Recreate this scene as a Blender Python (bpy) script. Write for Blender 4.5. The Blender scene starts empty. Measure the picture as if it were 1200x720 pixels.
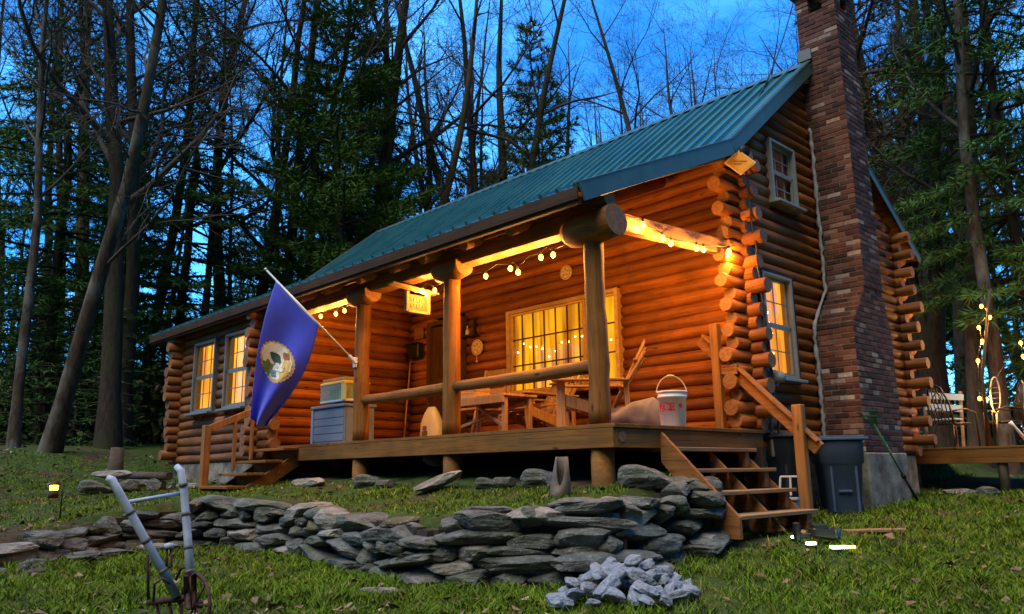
import bpy, math, random
import numpy as np
from mathutils import Vector, Matrix, noise
R = math.radians
rnd = random.Random(7)
SC = bpy.context.scene
COL = SC.collection

# ------------------------------------------------------------------ helpers
def wloc(o):
    v = Vector((0, 0, 0))
    while o is not None:
        v = v + o.location
        o = o.parent
    return v

class MB:
    """collects shapes, builds ONE mesh object"""
    def __init__(s): s.v = []; s.f = []; s.m = []
    def add(s, vs, fs, m=0):
        b = len(s.v)
        s.v.extend([tuple(p) for p in vs])
        for f in fs:
            s.f.append(tuple(b + i for i in f)); s.m.append(m)
    def box(s, c, d, rot=None, m=0, bev=0.0):
        hx, hy, hz = d[0] / 2, d[1] / 2, d[2] / 2
        if bev > 0:
            b = min(bev, hx * .45, hy * .45, hz * .45)
            vs = []
            for sx in (-1, 1):
                for sy in (-1, 1):
                    for sz in (-1, 1):
                        vs += [(sx * (hx - b), sy * (hy - b), sz * hz), (sx * (hx - b), sy * hy, sz * (hz - b)), (sx * hx, sy * (hy - b), sz * (hz - b))]
            ix = lambda sx, sy, sz, k: ((sx > 0) * 4 + (sy > 0) * 2 + (sz > 0)) * 3 + k
            fs = []
            for z in (-1, 1):
                q = [ix(-1, -1, z, 0), ix(1, -1, z, 0), ix(1, 1, z, 0), ix(-1, 1, z, 0)]; fs.append(q if z > 0 else q[::-1])
                q = [ix(-1, z, -1, 1), ix(1, z, -1, 1), ix(1, z, 1, 1), ix(-1, z, 1, 1)]; fs.append(q if z < 0 else q[::-1])
                q = [ix(z, -1, -1, 2), ix(z, 1, -1, 2), ix(z, 1, 1, 2), ix(z, -1, 1, 2)]; fs.append(q if z > 0 else q[::-1])
            for a in (-1, 1):
                for b2 in (-1, 1):
                    fs.append([ix(-1, a, b2, 0), ix(1, a, b2, 0), ix(1, a, b2, 1), ix(-1, a, b2, 1)][::(1 if a * b2 < 0 else -1)])
                    fs.append([ix(a, -1, b2, 0), ix(a, 1, b2, 0), ix(a, 1, b2, 2), ix(a, -1, b2, 2)][::(1 if a * b2 > 0 else -1)])
                    fs.append([ix(a, b2, -1, 1), ix(a, b2, 1, 1), ix(a, b2, 1, 2), ix(a, b2, -1, 2)][::(1 if a * b2 < 0 else -1)])
                    for c2 in (-1, 1):
                        t = [ix(a, b2, c2, 0), ix(a, b2, c2, 1), ix(a, b2, c2, 2)]
                        fs.append(t if a * b2 * c2 < 0 else t[::-1])
        else:
            vs = [(x, y, z) for x in (-hx, hx) for y in (-hy, hy) for z in (-hz, hz)]
            fs = [(0, 1, 3, 2), (4, 6, 7, 5), (0, 4, 5, 1), (2, 3, 7, 6), (0, 2, 6, 4), (1, 5, 7, 3)]
        M = Matrix.Identity(3) if rot is None else (rot if isinstance(rot, Matrix) else Matrix(rot))
        C = Vector(c)
        s.add([C + M @ Vector(p) for p in vs], fs, m)
    def beam(s, p0, p1, w, h, up=(0, 0, 1), m=0, bev=0.006):
        p0 = Vector(p0); p1 = Vector(p1); d = p1 - p0
        x = d.normalized(); u = Vector(up)
        y = u.cross(x)
        if y.length < 1e-5: y = Vector((0, 1, 0)).cross(x)
        y.normalize(); z = x.cross(y)
        s.box((p0 + p1) / 2, (d.length, w, h), Matrix((x, y, z)).transposed(), m, bev)
    def tube(s, pts, rad, n=8, m=0, cap=None, caps=True, ph=0.0):
        pts = [Vector(p) for p in pts]
        k = len(pts)
        if not isinstance(rad, (list, tuple)): rad = [rad] * k
        b = len(s.v); prev = None
        for i, p in enumerate(pts):
            t = (pts[min(i + 1, k - 1)] - pts[max(i - 1, 0)])
            if t.length < 1e-9: t = Vector((0, 0, 1))
            t.normalize()
            if prev is None:
                a = Vector((0, 0, 1)) if abs(t.z) < .9 else Vector((1, 0, 0))
                u = a.cross(t).normalized()
            else:
                u = prev - t * prev.dot(t)
                if u.length < 1e-6: u = Vector((1, 0, 0)).cross(t)
                u.normalize()
            prev = u; w = t.cross(u)
            for j in range(n):
                an = 2 * math.pi * j / n + ph
                s.v.append(tuple(p + (u * math.cos(an) + w * math.sin(an)) * rad[i]))
        for i in range(k - 1):
            for j in range(n):
                j2 = (j + 1) % n
                s.f.append((b + i * n + j, b + i * n + j2, b + (i + 1) * n + j2, b + (i + 1) * n + j)); s.m.append(m)
        if caps:
            cm = m if cap is None else cap
            s.f.append(tuple(b + j for j in range(n))[::-1]); s.m.append(cm)
            s.f.append(tuple(b + (k - 1) * n + j for j in range(n))); s.m.append(cm)
    def lathe(s, c, prof, n=24, m=0, axis=None):
        b = len(s.v); C = Vector(c)
        M = Matrix.Identity(3) if axis is None else Vector((0, 0, 1)).rotation_difference(Vector(axis)).to_matrix()
        for r, z in prof:
            for j in range(n):
                a = 2 * math.pi * j / n
                s.v.append(tuple(C + M @ Vector((r * math.cos(a), r * math.sin(a), z))))
        for i in range(len(prof) - 1):
            for j in range(n):
                j2 = (j + 1) % n
                s.f.append((b + i * n + j, b + i * n + j2, b + (i + 1) * n + j2, b + (i + 1) * n + j)); s.m.append(m)
        for i, fl in ((0, True), (len(prof) - 1, False)):
            if prof[i][0] > 1e-4:
                q = tuple(b + i * n + j for j in range(n)); s.f.append(q[::-1] if fl else q); s.m.append(m)
    def prism(s, poly, a, bvec, m=0):
        """polygon (3D points) extruded by vector"""
        n = len(poly); e = Vector(bvec)
        vs = [Vector(p) for p in poly] + [Vector(p) + e for p in poly]
        fs = [tuple(range(n))[::-1], tuple(range(n, 2 * n))] + [(i, (i + 1) % n, n + (i + 1) % n, n + i) for i in range(n)]
        s.add(vs, fs, m)
    def build(s, name, mats, parent=None, smooth=False, origin=None):
        o0 = wloc(parent) if parent is not None else Vector(origin or (0, 0, 0))
        me = bpy.data.meshes.new(name)
        ox, oy, oz = o0
        me.from_pydata([(x - ox, y - oy, z - oz) for x, y, z in s.v], [], s.f)
        if not isinstance(mats, (list, tuple)): mats = [mats]
        for mm in mats: me.materials.append(mm)
        if len(mats) > 1: me.polygons.foreach_set('material_index', s.m)
        if smooth: me.polygons.foreach_set('use_smooth', [len(f) <= 4 for f in s.f])
        me.update()
        o = bpy.data.objects.new(name, me); COL.objects.link(o)
        if parent is not None: o.parent = parent
        else: o.location = o0
        return o

def tag(o, label=None, cat=None, group=None, kind=None):
    if label: o['label'] = label
    if cat: o['category'] = cat
    if group: o['group'] = group
    if kind: o['kind'] = kind
    return o
def thing(name, loc, label, cat, group=None):
    o = bpy.data.objects.new(name, None); o.empty_display_size = .1
    COL.objects.link(o); o.location = loc
    return tag(o, label, cat, group)
def kids(o): return [c for c in bpy.data.objects if c.parent == o]
def copy_thing(src, parts, loc, rz=0, sc=1.0, label=None, group=None, tilt=(0, 0)):
    c = src.copy(); COL.objects.link(c); c.location = loc
    c.rotation_euler = (tilt[0], tilt[1], rz); c.scale = (sc, sc, sc) if not isinstance(sc, tuple) else sc
    if label: c['label'] = label
    if group: c['group'] = group
    for p in parts:
        d = p.copy(); COL.objects.link(d); d.parent = c
    return c

# ------------------------------------------------------------------ materials
class NT:
    def __init__(s, name):
        s.mat = bpy.data.materials.new(name); s.mat.use_nodes = True
        s.t = s.mat.node_tree; s.N = s.t.nodes; s.L = s.t.links
        s.bsdf = s.N['Principled BSDF']; s.out = s.N['Material Output']
    def n(s, typ, **kw):
        x = s.N.new(typ)
        for k, v in kw.items():
            if k.startswith('i_'):
                key = k[2:]; key = int(key) if key.isdigit() else key.replace('_', ' ')
                x.inputs[key].default_value = v
            else: setattr(x, k, v)
        return x
    def l(s, a, b): s.L.new(a, b)
    def coord(s, scale=(1, 1, 1), out='Object'):
        tc = s.n('ShaderNodeTexCoord'); mp = s.n('ShaderNodeMapping')
        mp.inputs['Scale'].default_value = scale
        s.l(tc.outputs[out], mp.inputs[0]); return mp.outputs[0]
    def noise(s, vec, scale, detail=4, rough=.55):
        x = s.n('ShaderNodeTexNoise'); x.inputs['Scale'].default_value = scale
        x.inputs['Detail'].default_value = detail; x.inputs['Roughness'].default_value = rough
        s.l(vec, x.inputs['Vector']); return x.outputs['Fac']
    def ramp(s, fac, stops):
        x = s.n('ShaderNodeValToRGB'); e = x.color_ramp.elements
        while len(e) < len(stops): e.new(.5)
        for i, (p, c) in enumerate(stops):
            e[i].position = p; e[i].color = (*c, 1) if len(c) == 3 else c
        s.l(fac, x.inputs[0]); return x.outputs[0]
    def mix(s, fac, a, b, mode='MIX'):
        x = s.n('ShaderNodeMix', data_type='RGBA', blend_type=mode)
        for sock, val in ((x.inputs[0], fac), (x.inputs[6], a), (x.inputs[7], b)):
            if hasattr(val, 'is_linked') or isinstance(val, bpy.types.NodeSocket): s.l(val, sock)
            else: sock.default_value = val if not isinstance(val, tuple) or len(val) == 4 else (*val, 1)
        return x.outputs[2]
    def math(s, op, a, b=0.0):
        x = s.n('ShaderNodeMath', operation=op)
        for sock, val in ((x.inputs[0], a), (x.inputs[1], b)):
            if isinstance(val, bpy.types.NodeSocket): s.l(val, sock)
            else: sock.default_value = val
        return x.outputs[0]
    def island(s):
        return s.n('ShaderNodeNewGeometry').outputs['Random Per Island']
    def objrand(s):
        return s.n('ShaderNodeObjectInfo').outputs['Random']
    def col(s, c):
        if isinstance(c, bpy.types.NodeSocket): s.l(c, s.bsdf.inputs['Base Color'])
        else: s.bsdf.inputs['Base Color'].default_value = (*c, 1)
    def rough(s, v):
        if isinstance(v, bpy.types.NodeSocket): s.l(v, s.bsdf.inputs['Roughness'])
        else: s.bsdf.inputs['Roughness'].default_value = v
    def spec(s, v): s.bsdf.inputs['Specular IOR Level'].default_value = v
    def bump(s, h, strength=.4, dist=.01):
        x = s.n('ShaderNodeBump'); x.inputs['Strength'].default_value = strength
        x.inputs['Distance'].default_value = dist
        s.l(h, x.inputs['Height']); s.l(x.outputs[0], s.bsdf.inputs['Normal'])

def wood(name, c1, c2, axis='x', rough=.55, vary=.35, knots=True, grey=None, scale=1.0):
    q = NT(name)
    st = {'x': (1, 14, 14), 'y': (14, 1, 14), 'z': (14, 14, 1)}[axis]
    v = q.coord(tuple(a * scale for a in st))
    n1 = q.noise(v, 1.6, 6, .65)
    c = q.ramp(n1, [(.28, c1), (.72, c2)])
    isl = q.island()
    br = q.n('ShaderNodeMapRange'); q.l(isl, br.inputs[0]); br.inputs[3].default_value = 1 - vary; br.inputs[4].default_value = 1 + vary
    cb = q.n('ShaderNodeCombineColor'); 
    for i in range(3): q.l(br.outputs[0], cb.inputs[i])
    c = q.mix(1.0, c, cb.outputs[0], 'MULTIPLY')
    v2 = q.coord((1, 1, 1))
    blot = q.noise(v2, 2.3, 3, .6)
    c = q.mix(q.math('MULTIPLY', q.ramp(blot, [(.45, (0, 0, 0)), (.75, (1, 1, 1))]), .5), c, tuple(x * .45 for x in c1))
    if knots:
        st2 = {'x': (2.2, 6, 6), 'y': (6, 2.2, 6), 'z': (6, 6, 2.2)}[axis]
        vo = q.n('ShaderNodeTexVoronoi'); vo.inputs['Scale'].default_value = 1.1
        q.l(q.coord(st2), vo.inputs['Vector'])
        k = q.ramp(vo.outputs['Distance'], [(.06, (1, 1, 1)), (.13, (0, 0, 0))])
        c = q.mix(q.math('MULTIPLY', k, .9), c, tuple(x * .22 for x in c1))
    if grey:
        g = q.noise(v, .7, 4, .7)
        c = q.mix(q.math('MULTIPLY', q.ramp(g, [(.42, (0, 0, 0)), (.68, (1, 1, 1))]), .7), c, grey)
    # drying checks: thin dark lines running with the grain
    st3 = {'x': (.35, 26, 26), 'y': (26, .35, 26), 'z': (26, 26, .35)}[axis]
    ck = q.ramp(q.noise(q.coord(st3), 1.0, 2, .5), [(.485, (0, 0, 0)), (.5, (1, 1, 1)), (.515, (0, 0, 0))])
    c = q.mix(q.math('MULTIPLY', ck, .55), c, tuple(x * .25 for x in c1))
    q.col(c); q.rough(min(1, rough + .15)); q.spec(.22)
    q.bump(q.math('SUBTRACT', n1, q.math('MULTIPLY', ck, .6)), .5, .010)
    return q.mat

def plain(name, c, rough=.5, metal=0.0, noise_amt=.25, ns=6, bump=0.0):
    q = NT(name)
    f = q.noise(q.coord(), ns, 5, .6)
    lo = tuple(max(0, x * (1 - noise_amt)) for x in c); hi = tuple(min(1, x * (1 + noise_amt)) for x in c)
    q.col(q.ramp(f, [(.3, lo), (.7, hi)])); q.rough(rough)
    q.bsdf.inputs['Metallic'].default_value = metal
    if bump: q.bump(f, bump, .01)
    return q.mat
def emit(name, c, strength):
    q = NT(name)
    q.bsdf.inputs['Base Color'].default_value = (*c, 1)
    q.bsdf.inputs['Emission Color'].default_value = (*c, 1)
    q.bsdf.inputs['Emission Strength'].default_value = strength
    return q.mat

M = {}
M['log_x'] = wood('log_front', (.15, .040, .007), (.34, .112, .020), 'x', .42, .42)
M['log_y'] = wood('log_side', (.15, .040, .007), (.34, .112, .020), 'y', .42, .42)
M['log_wing_unlit'] = wood('log_wing_unlit', (.13, .05, .018), (.27, .115, .042), 'x', .5, .35)  # darker, browner log copy: the wing's lack of lamplight put into colour
M['post'] = wood('post_wood', (.17, .062, .010), (.32, .125, .022), 'z', .5, .2)
M['beam_x'] = wood('beam_x', (.17, .062, .010), (.32, .13, .024), 'x', .5, .2)
M['beam_y'] = wood('beam_y', (.22, .095, .035), (.40, .20, .075), 'y', .5, .2)
M['deck_x'] = wood('deck_x', (.15, .058, .010), (.29, .122, .024), 'x', .65, .25, grey=(.13, .075, .025))
M['deck_y'] = wood('deck_y', (.15, .058, .010), (.29, .122, .024), 'y', .65, .25, grey=(.13, .075, .025))
M['tread'] = wood('tread_wood', (.20, .105, .045), (.36, .205, .09), 'y', .7, .2, knots=False, grey=(.24, .18, .12))
M['rail'] = wood('rail_wood', (.17, .066, .018), (.32, .14, .042), 'x', .5, .15)
M['railpost'] = wood('rail_post', (.22, .085, .02), (.38, .16, .04), 'z', .55, .15, grey=(.2, .12, .05))
M['chair'] = wood('chair_wood', (.30, .16, .07), (.50, .30, .14), 'z', .6, .3, knots=False, scale=2)
def endgrain():
    q = NT('end_grain'); v = q.coord()
    w = q.noise(v, 30, 4, .6)
    c = q.ramp(w, [(.3, (.13, .05, .014)), (.7, (.30, .13, .04))])
    br = q.n('ShaderNodeMapRange'); q.l(q.island(), br.inputs[0]); br.inputs[3].default_value = .75; br.inputs[4].default_value = 1.2
    cb = q.n('ShaderNodeCombineColor')
    for i in range(3): q.l(br.outputs[0], cb.inputs[i])
    q.col(q.mix(1.0, c, cb.outputs[0], 'MULTIPLY')); q.rough(.7); q.bump(w, .3, .006)
    return q.mat
M['end'] = endgrain()
def brick():
    q = NT('brick'); isl = q.island()
    c = q.ramp(isl, [(0, (.035, .014, .012)), (.35, (.085, .028, .02)), (.65, (.13, .045, .03)), (.86, (.16, .07, .05)), (.95, (.27, .18, .14)), (1, (.42, .34, .29))])
    f = q.noise(q.coord(), 18, 5, .65)
    c = q.mix(q.math('MULTIPLY', q.ramp(f, [(.45, (0, 0, 0)), (.7, (1, 1, 1))]), .55), c, (.06, .04, .035))
    q.col(c); q.rough(.85); q.spec(.2); q.bump(f, .6, .010); return q.mat
M['brick'] = brick()
M['mortar'] = plain('mortar', (.12, .09, .075), .95, 0, .4, 14, .5)
def concrete():
    q = NT('concrete'); v = q.coord()
    f = q.noise(v, 3, 6, .65); g = q.noise(v, 14, 5, .7)
    c = q.ramp(f, [(.32, (.06, .055, .045)), (.47, (.17, .155, .125)), (.62, (.30, .275, .225)), (.75, (.40, .37, .30))])
    c = q.mix(q.math('MULTIPLY', q.ramp(g, [(.55, (0, 0, 0)), (.68, (1, 1, 1))]), .7), c, (.07, .075, .05))
    q.col(c); q.rough(.9); q.bump(g, .5, .015); return q.mat
M['concrete'] = concrete()
M['caulk'] = plain('caulk', (.26, .25, .24), .8, 0, .3, 12, .6)
def roofmat():
    q = NT('roof_metal'); v = q.coord((1, .5, .5)); f = q.noise(v, 2.2, 5, .6)
    q.col(q.ramp(f, [(.25, (.022, .105, .105)), (.5, (.038, .15, .145)), (.75, (.065, .20, .185))]))
    q.rough(q.ramp(f, [(.3, (.22,) * 3), (.7, (.36,) * 3)]))
    q.bsdf.inputs['Metallic'].default_value = .4
    q.bump(q.noise(q.coord((1, 1, 1)), 5, 3), .15, .01)
    return q.mat
M['roof'] = roofmat()
M['trim'] = plain('roof_trim', (.055, .115, .115), .5, .1, .2, 5)
M['fascia'] = wood('fascia_wood', (.035, .018, .009), (.075, .038, .018), 'x', .7, .2)
M['soffit'] = wood('soffit_wood', (.13, .06, .022), (.24, .12, .045), 'x', .6, .2)
M['white_frame'] = plain('window_vinyl', (.24, .235, .22), .45, 0, .15, 8)
M['grey_frame'] = plain('window_frame_grey', (.15, .155, .155), .5, 0, .15, 8)
M['wood_frame'] = wood('window_frame_wood', (.38, .22, .09), (.58, .36, .17), 'x', .5, .15, knots=False)
M['dark'] = plain('recess_shade', (.012, .009, .007), .9)
M['door'] = wood('door_wood', (.055, .022, .01), (.11, .045, .018), 'z', .5, .2)
M['black'] = plain('black_metal', (.008, .008, .009), .5, .1, .3)
M['rust'] = plain('rusty_iron', (.06, .03, .022), .75, .4, .6, 30, .4)
def glass():
    q = NT('window_glass'); q.N.remove(q.bsdf)
    tr = q.n('ShaderNodeBsdfTransparent'); gl = q.n('ShaderNodeBsdfGlossy'); gl.inputs['Roughness'].default_value = .015
    gl.inputs['Color'].default_value = (1, 1, 1, 1)
    fr = q.n('ShaderNodeFresnel'); fr.inputs['IOR'].default_value = 1.5
    k = q.math('MULTIPLY', fr.outputs[0], .8)
    mx = q.n('ShaderNodeMixShader'); q.l(k, mx.inputs[0]); q.l(tr.outputs[0], mx.inputs[1]); q.l(gl.outputs[0], mx.inputs[2])
    q.l(mx.outputs[0], q.out.inputs[0]); return q.mat
M['glass'] = glass()
def curtain(name, axis, strength, c_hi, c_lo, sc=9):
    q = NT(name)
    v = q.coord({'x': (1, 0, .08), 'y': (0, 1, .08)}[axis])
    f = q.noise(v, sc, 3, .6)
    c = q.ramp(f, [(.36, c_lo), (.47, c_hi), (.56, c_hi), (.62, tuple(a * .6 + b * .4 for a, b in zip(c_lo, c_hi))), (.7, c_lo)])
    q.bsdf.inputs['Base Color'].default_value = (.12, .06, .015, 1)
    lo_ = q.noise(q.coord((.9, .9, .9)), 1.1, 2, .5)
    c = q.mix(q.math('MULTIPLY', q.ramp(lo_, [(.45, (0, 0, 0)), (.68, (1, 1, 1))]), .75), c, tuple(a * .35 + b * .35 for a, b in zip(c_lo, c_hi)))
    q.l(c, q.bsdf.inputs['Emission Color']); q.bsdf.inputs['Emission Strength'].default_value = strength  # lamplight and the bands of the folds put into the curtain's own emission
    q.rough(.9); return q.mat
M['curtain_big'] = curtain('lit_curtain_porch', 'x', .50, (1.0, .43, .010), (.26, .06, .004), 3.6)
M['curtain_wing'] = curtain('lit_curtain_wing', 'x', .75, (1.0, .40, .02), (.55, .17, .02), 9)
M['curtain_side'] = curtain('lit_curtain_side', 'y', .70, (1.0, .34, .02), (.40, .11, .015), 9)
M['dim_room'] = curtain('dim_curtain_upper', 'y', .012, (.9, .4, .2), (.3, .08, .05), 7); M['dim_room'].node_tree.nodes['Principled BSDF'].inputs['Base Color'].default_value = (.03, .02, .015, 1)
M['bulb'] = emit('bulb_glow', (1.0, .46, .035), 6)
M['bulb_far'] = emit('bulb_glow_deck', (1.0, .42, .03), 6)
M['lantern_glow'] = emit('lantern_glow', (1.0, .48, .03), 6)
M['led'] = emit('led_glow', (.75, 1.0, .62), 6)
M['led_y'] = emit('led_glow_yellow', (1.0, .62, .08), 5)
M['white_plastic'] = plain('white_plastic', (.72, .72, .72), .4, 0, .06, 5)
M['blue_bin'] = plain('blue_bin_plastic', (.045, .075, .14), .45, 0, .2, 4)
M['red'] = plain('red_print', (.45, .02, .025), .5, 0, .1)
M['grey_print'] = plain('grey_print', (.22, .27, .33), .5, 0, .1)

# ------------------------------------------------------------------ camera
C_ = Vector((4.968, -5.863, -.447))
yaw, pit, rol = R(46.241), R(11.769), R(-.837)
fw = Vector((-math.sin(yaw) * math.cos(pit), math.cos(yaw) * math.cos(pit), math.sin(pit)))
r0 = Vector((math.cos(yaw), math.sin(yaw), 0)); u0 = r0.cross(fw)
r2 = r0 * math.cos(rol) + u0 * math.sin(rol); u2 = -r0 * math.sin(rol) + u0 * math.cos(rol)
cam = bpy.data.objects.new('camera', bpy.data.cameras.new('camera')); COL.objects.link(cam)
cam.data.sensor_fit = 'HORIZONTAL'; cam.data.sensor_width = 36; cam.data.lens = 934.0 / 1200 * 36
cam.data.clip_end = 1000
mw = Matrix((r2, u2, -fw)).transposed().to_4x4(); mw.translation = C_
cam.matrix_world = mw
SC.camera = cam

# ------------------------------------------------------------------ terrain
def tps(ctrl):
    P = np.array(ctrl, float); n = len(P)
    d = np.hypot(P[:, None, 0] - P[None, :, 0], P[:, None, 1] - P[None, :, 1])
    K = np.where(d > 0, d * d * np.log(d + 1e-9), 0) + np.eye(n) * .8
    A = np.zeros((n + 3, n + 3)); A[:n, :n] = K
    A[:n, n] = 1; A[:n, n + 1:] = P[:, :2]; A[n:, :n] = A[:n, n:].T
    w = np.linalg.solve(A, np.concatenate([P[:, 2], np.zeros(3)]))
    def f(x, y):
        x = np.asarray(x, float); y = np.asarray(y, float)
        o = w[n] + w[n + 1] * x + w[n + 2] * y
        for i in range(n):
            dd = np.hypot(x - P[i, 0], y - P[i, 1]); o = o + w[i] * dd * dd * np.log(dd + 1e-9)
        return o
    return f
low_f = tps([(1.45, -1.4, -1.38), (3.3, .3, -1.40), (.64, 4.38, -.93), (1.0, 1.3, -1.08), (.4, 4.0, -.99), (-.3, -1.7, -1.36), (-2.9, -1.5, -1.32), (-.5, -3.6, -1.32),
             (-1.4, -4.5, -1.33), (-4.4, -4.1, -1.23), (5, -5.9, -1.9), (.9, 8.6, -.86), (3, 9, -.9), (2, 16, -.6), (10, 14, -.8), (7, 4, -1.5), (20, 32, -.2),
             (-8, 12, .0), (-5.4, -1.9, -1.25), (-9, -5, -1.0), (-14, -9, -.5), (-20, -20, -.2), (8, -12, -2.0), (15, 0, -1.7), (-10, 40, .6), (-30, 10, .8)])
up_f = tps([(0, 0, -.58), (-2.3, 0, -.52), (-4.1, 0, -.50), (-10.1, -.2, -.46), (-4.9, -3.5, -.93), (-4.7, -4.05, -1.04), (-5.6, -2.7, -.84), (-5.7, -1.9, -.78), (-4.6, -1.3, -.70), (.45, -.45, -.66), (-.72, -1.25, -.84), (-2, -1.1, -.84), (-3.5, -.95, -.80), (.72, .1, -.63), (.1, -.95, -.74), (-1.2, -.5, -.66), (-10.2, -1.2, -.42),
            (-8.1, -1.7, -.62), (-12.6, -1.5, .12), (-13.8, -2, .17), (-13.5, -.2, .16), (-20, 0, .5), (-8, -6, -.75), (-14, -8, -.1), (-11, 10, .5), (-30, 20, 1.3), (-5, 14, .2),
            (1, 12, -.6), (-30, -20, .6), (-12, 40, 1.4), (2, 40, .6), (-6.6, -3.3, -.84)])
WALL = [(-.5, 60), (-.5, 9), (-.5, 2.2), (.55, 1.0), (.86, .72), (.74, .05), (.74, -.72), (.36, -1.08), (-.06, -1.42), (-.72, -1.66), (-1.95, -1.5), (-3.54, -1.3), (-4.62, -1.52), (-5.2, -1.9), (-5.1, -2.62), (-4.28, -3.45), (-4.05, -3.95), (-3.95, -4.45), (-4.6, -6), (-6, -9), (-12, -40)]
WA = np.array(WALL, float)
def wall_sd(x, y):
    """signed distance to wall line, + on the upper side"""
    x = np.asarray(x, float); y = np.asarray(y, float)
    best = np.full(x.shape, 1e9); sg = np.zeros(x.shape)
    for i in range(len(WA) - 1):
        a = WA[i]; b = WA[i + 1]; e = b - a; L2 = e @ e
        t = np.clip(((x - a[0]) * e[0] + (y - a[1]) * e[1]) / L2, 0, 1)
        dx = x - (a[0] + e[0] * t); dy = y - (a[1] + e[1] * t); d = np.hypot(dx, dy)
        cr = e[0] * dy - e[1] * dx
        m = d < best - 1e-7; best = np.where(m, d, best); sg = np.where(m, np.where(cr < 0, 1.0, -1.0), sg)
    return best * sg
def ground_z(x, y):
    x = np.asarray(x, float); y = np.asarray(y, float)
    sd = wall_sd(x, y)
    t = np.clip((sd - .10) / .18, 0, 1)
    soft = np.clip((sd + .9) / 1.8, 0, 1)
    w = np.clip((-4.0 - y) / .8, 0, 1)          # the bank runs out to a soft slope in front of the left end
    t = t * (1 - w) + soft * w; t = t * t * (3 - 2 * t)
    z = low_f(x, y) * (1 - t) + up_f(x, y) * t
    rr = np.hypot(x, y); k = np.clip((rr - 25) / 30, 0, 1)
    z = np.clip(z, -2.4, 1.8) * (1 - k) + .5 * k
    z = z + .022 * np.sin(x * 3.1 + 1.3 * np.sin(y * 2.3)) * np.sin(y * 2.7 + x) + .012 * np.sin(x * 9.1 + y * 4) * np.sin(y * 8.3 - x * 3)
    return z
def gz(x, y): return float(ground_z(np.array([x]), np.array([y]))[0])

def axis_pts(a, b, step, far):
    c = list(np.arange(a, b + 1e-6, step)); s = step; x = c[-1]
    while x < far: s *= 1.22; x += s; c.append(x)
    s = step; x = c[0]; pre = []
    while x > -far: s *= 1.22; x -= s; pre.append(x)
    return np.array(pre[::-1] + c)
gx = axis_pts(-12, 4.6, .1, 260); gy = axis_pts(-6.5, 9.5, .1, 260)
XX, YY = np.meshgrid(gx, gy); ZZ = ground_z(XX, YY)
nx, ny = len(gx), len(gy)
gm = bpy.data.meshes.new('ground')
idx = np.arange(nx * ny).reshape(ny, nx)
faces = np.stack([idx[:-1, :-1], idx[:-1, 1:], idx[1:, 1:], idx[1:, :-1]], -1).reshape(-1, 4)
gm.from_pydata(np.stack([XX, YY, ZZ], -1).reshape(-1, 3).tolist(), [], faces.tolist())
gm.polygons.foreach_set('use_smooth', [True] * len(faces))
def groundmat():
    q = NT('ground_soil'); v = q.coord()
    a = q.noise(v, .9, 6, .6); b = q.noise(v, 7, 5, .65); c3 = q.noise(v, 38, 4, .7)
    moss = q.ramp(b, [(.3, (.022, .038, .010)), (.55, (.05, .075, .016)), (.75, (.075, .095, .022))])
    soil = q.ramp(b, [(.3, (.040, .026, .015)), (.6, (.085, .055, .032)), (.8, (.14, .10, .065))])
    c = q.mix(q.ramp(a, [(.50, (0, 0, 0)), (.62, (1, 1, 1))]), moss, soil)
    c = q.mix(q.math('MULTIPLY', q.ramp(c3, [(.55, (0, 0, 0)), (.7, (1, 1, 1))]), .6), c, (.025, .02, .012))
    vo = q.n('ShaderNodeTexVoronoi'); vo.inputs['Scale'].default_value = 11; q.l(v, vo.inputs['Vector'])
    lf = q.ramp(vo.outputs['Distance'], [(.10, (1, 1, 1)), (.16, (0, 0, 0))])
    c = q.mix(q.math('MULTIPLY', lf, .5), c, (.16, .10, .05))
    q.col(c); q.rough(.95); q.spec(.1); q.bump(c3, .8, .03); return q.mat
gm.materials.append(groundmat())
ground = bpy.data.objects.new('ground', gm); COL.objects.link(ground); tag(ground, 'mossy lawn and leaf strewn soil around the cabin', 'ground', kind='structure')

# ------------------------------------------------------------------ cabin
XR = .2; XL = -10.95
EAVE = (-.37, 2.25); KINK = (2.49, 3.52); RIDGE = (4.89, 5.46); BEAVE = (8.48, 3.08)
def roof_z(y):
    for (a, b) in ((EAVE, KINK), (KINK, RIDGE), (RIDGE, BEAVE)):
        if a[0] <= y <= b[0]: return a[1] + (b[1] - a[1]) * (y - a[0]) / (b[0] - a[0])
    return -9
cabin = thing('log_cabin', (-5, 3, -.5), 'orange log cabin with green metal roof, brick chimney and lamplit porch', 'cabin')
PITCH = .152; LR = .088
def log_piece(mb, axis, a0, a1, fix, z, r, n=12):
    k = max(2, int((a1 - a0) / .42) + 1)
    w = rnd.uniform(0, 6)
    pts = []; rr = []
    for i in range(k):
        a = a0 + (a1 - a0) * i / (k - 1)
        dz = .007 * math.sin(w + a * 1.7) + rnd.gauss(0, .0025); df = .006 * math.sin(w * 2 + a * 1.3) + rnd.gauss(0, .002)
        pts.append((a, fix + df, z + dz) if axis == 'x' else (fix + df, a, z + dz))
        rr.append(r * (1 + .035 * math.sin(w * 3 + a * 2.1) + rnd.gauss(0, .018)))
    mb.tube(pts, rr, n, 0, 1, True, ph=rnd.uniform(0, .5))
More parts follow.
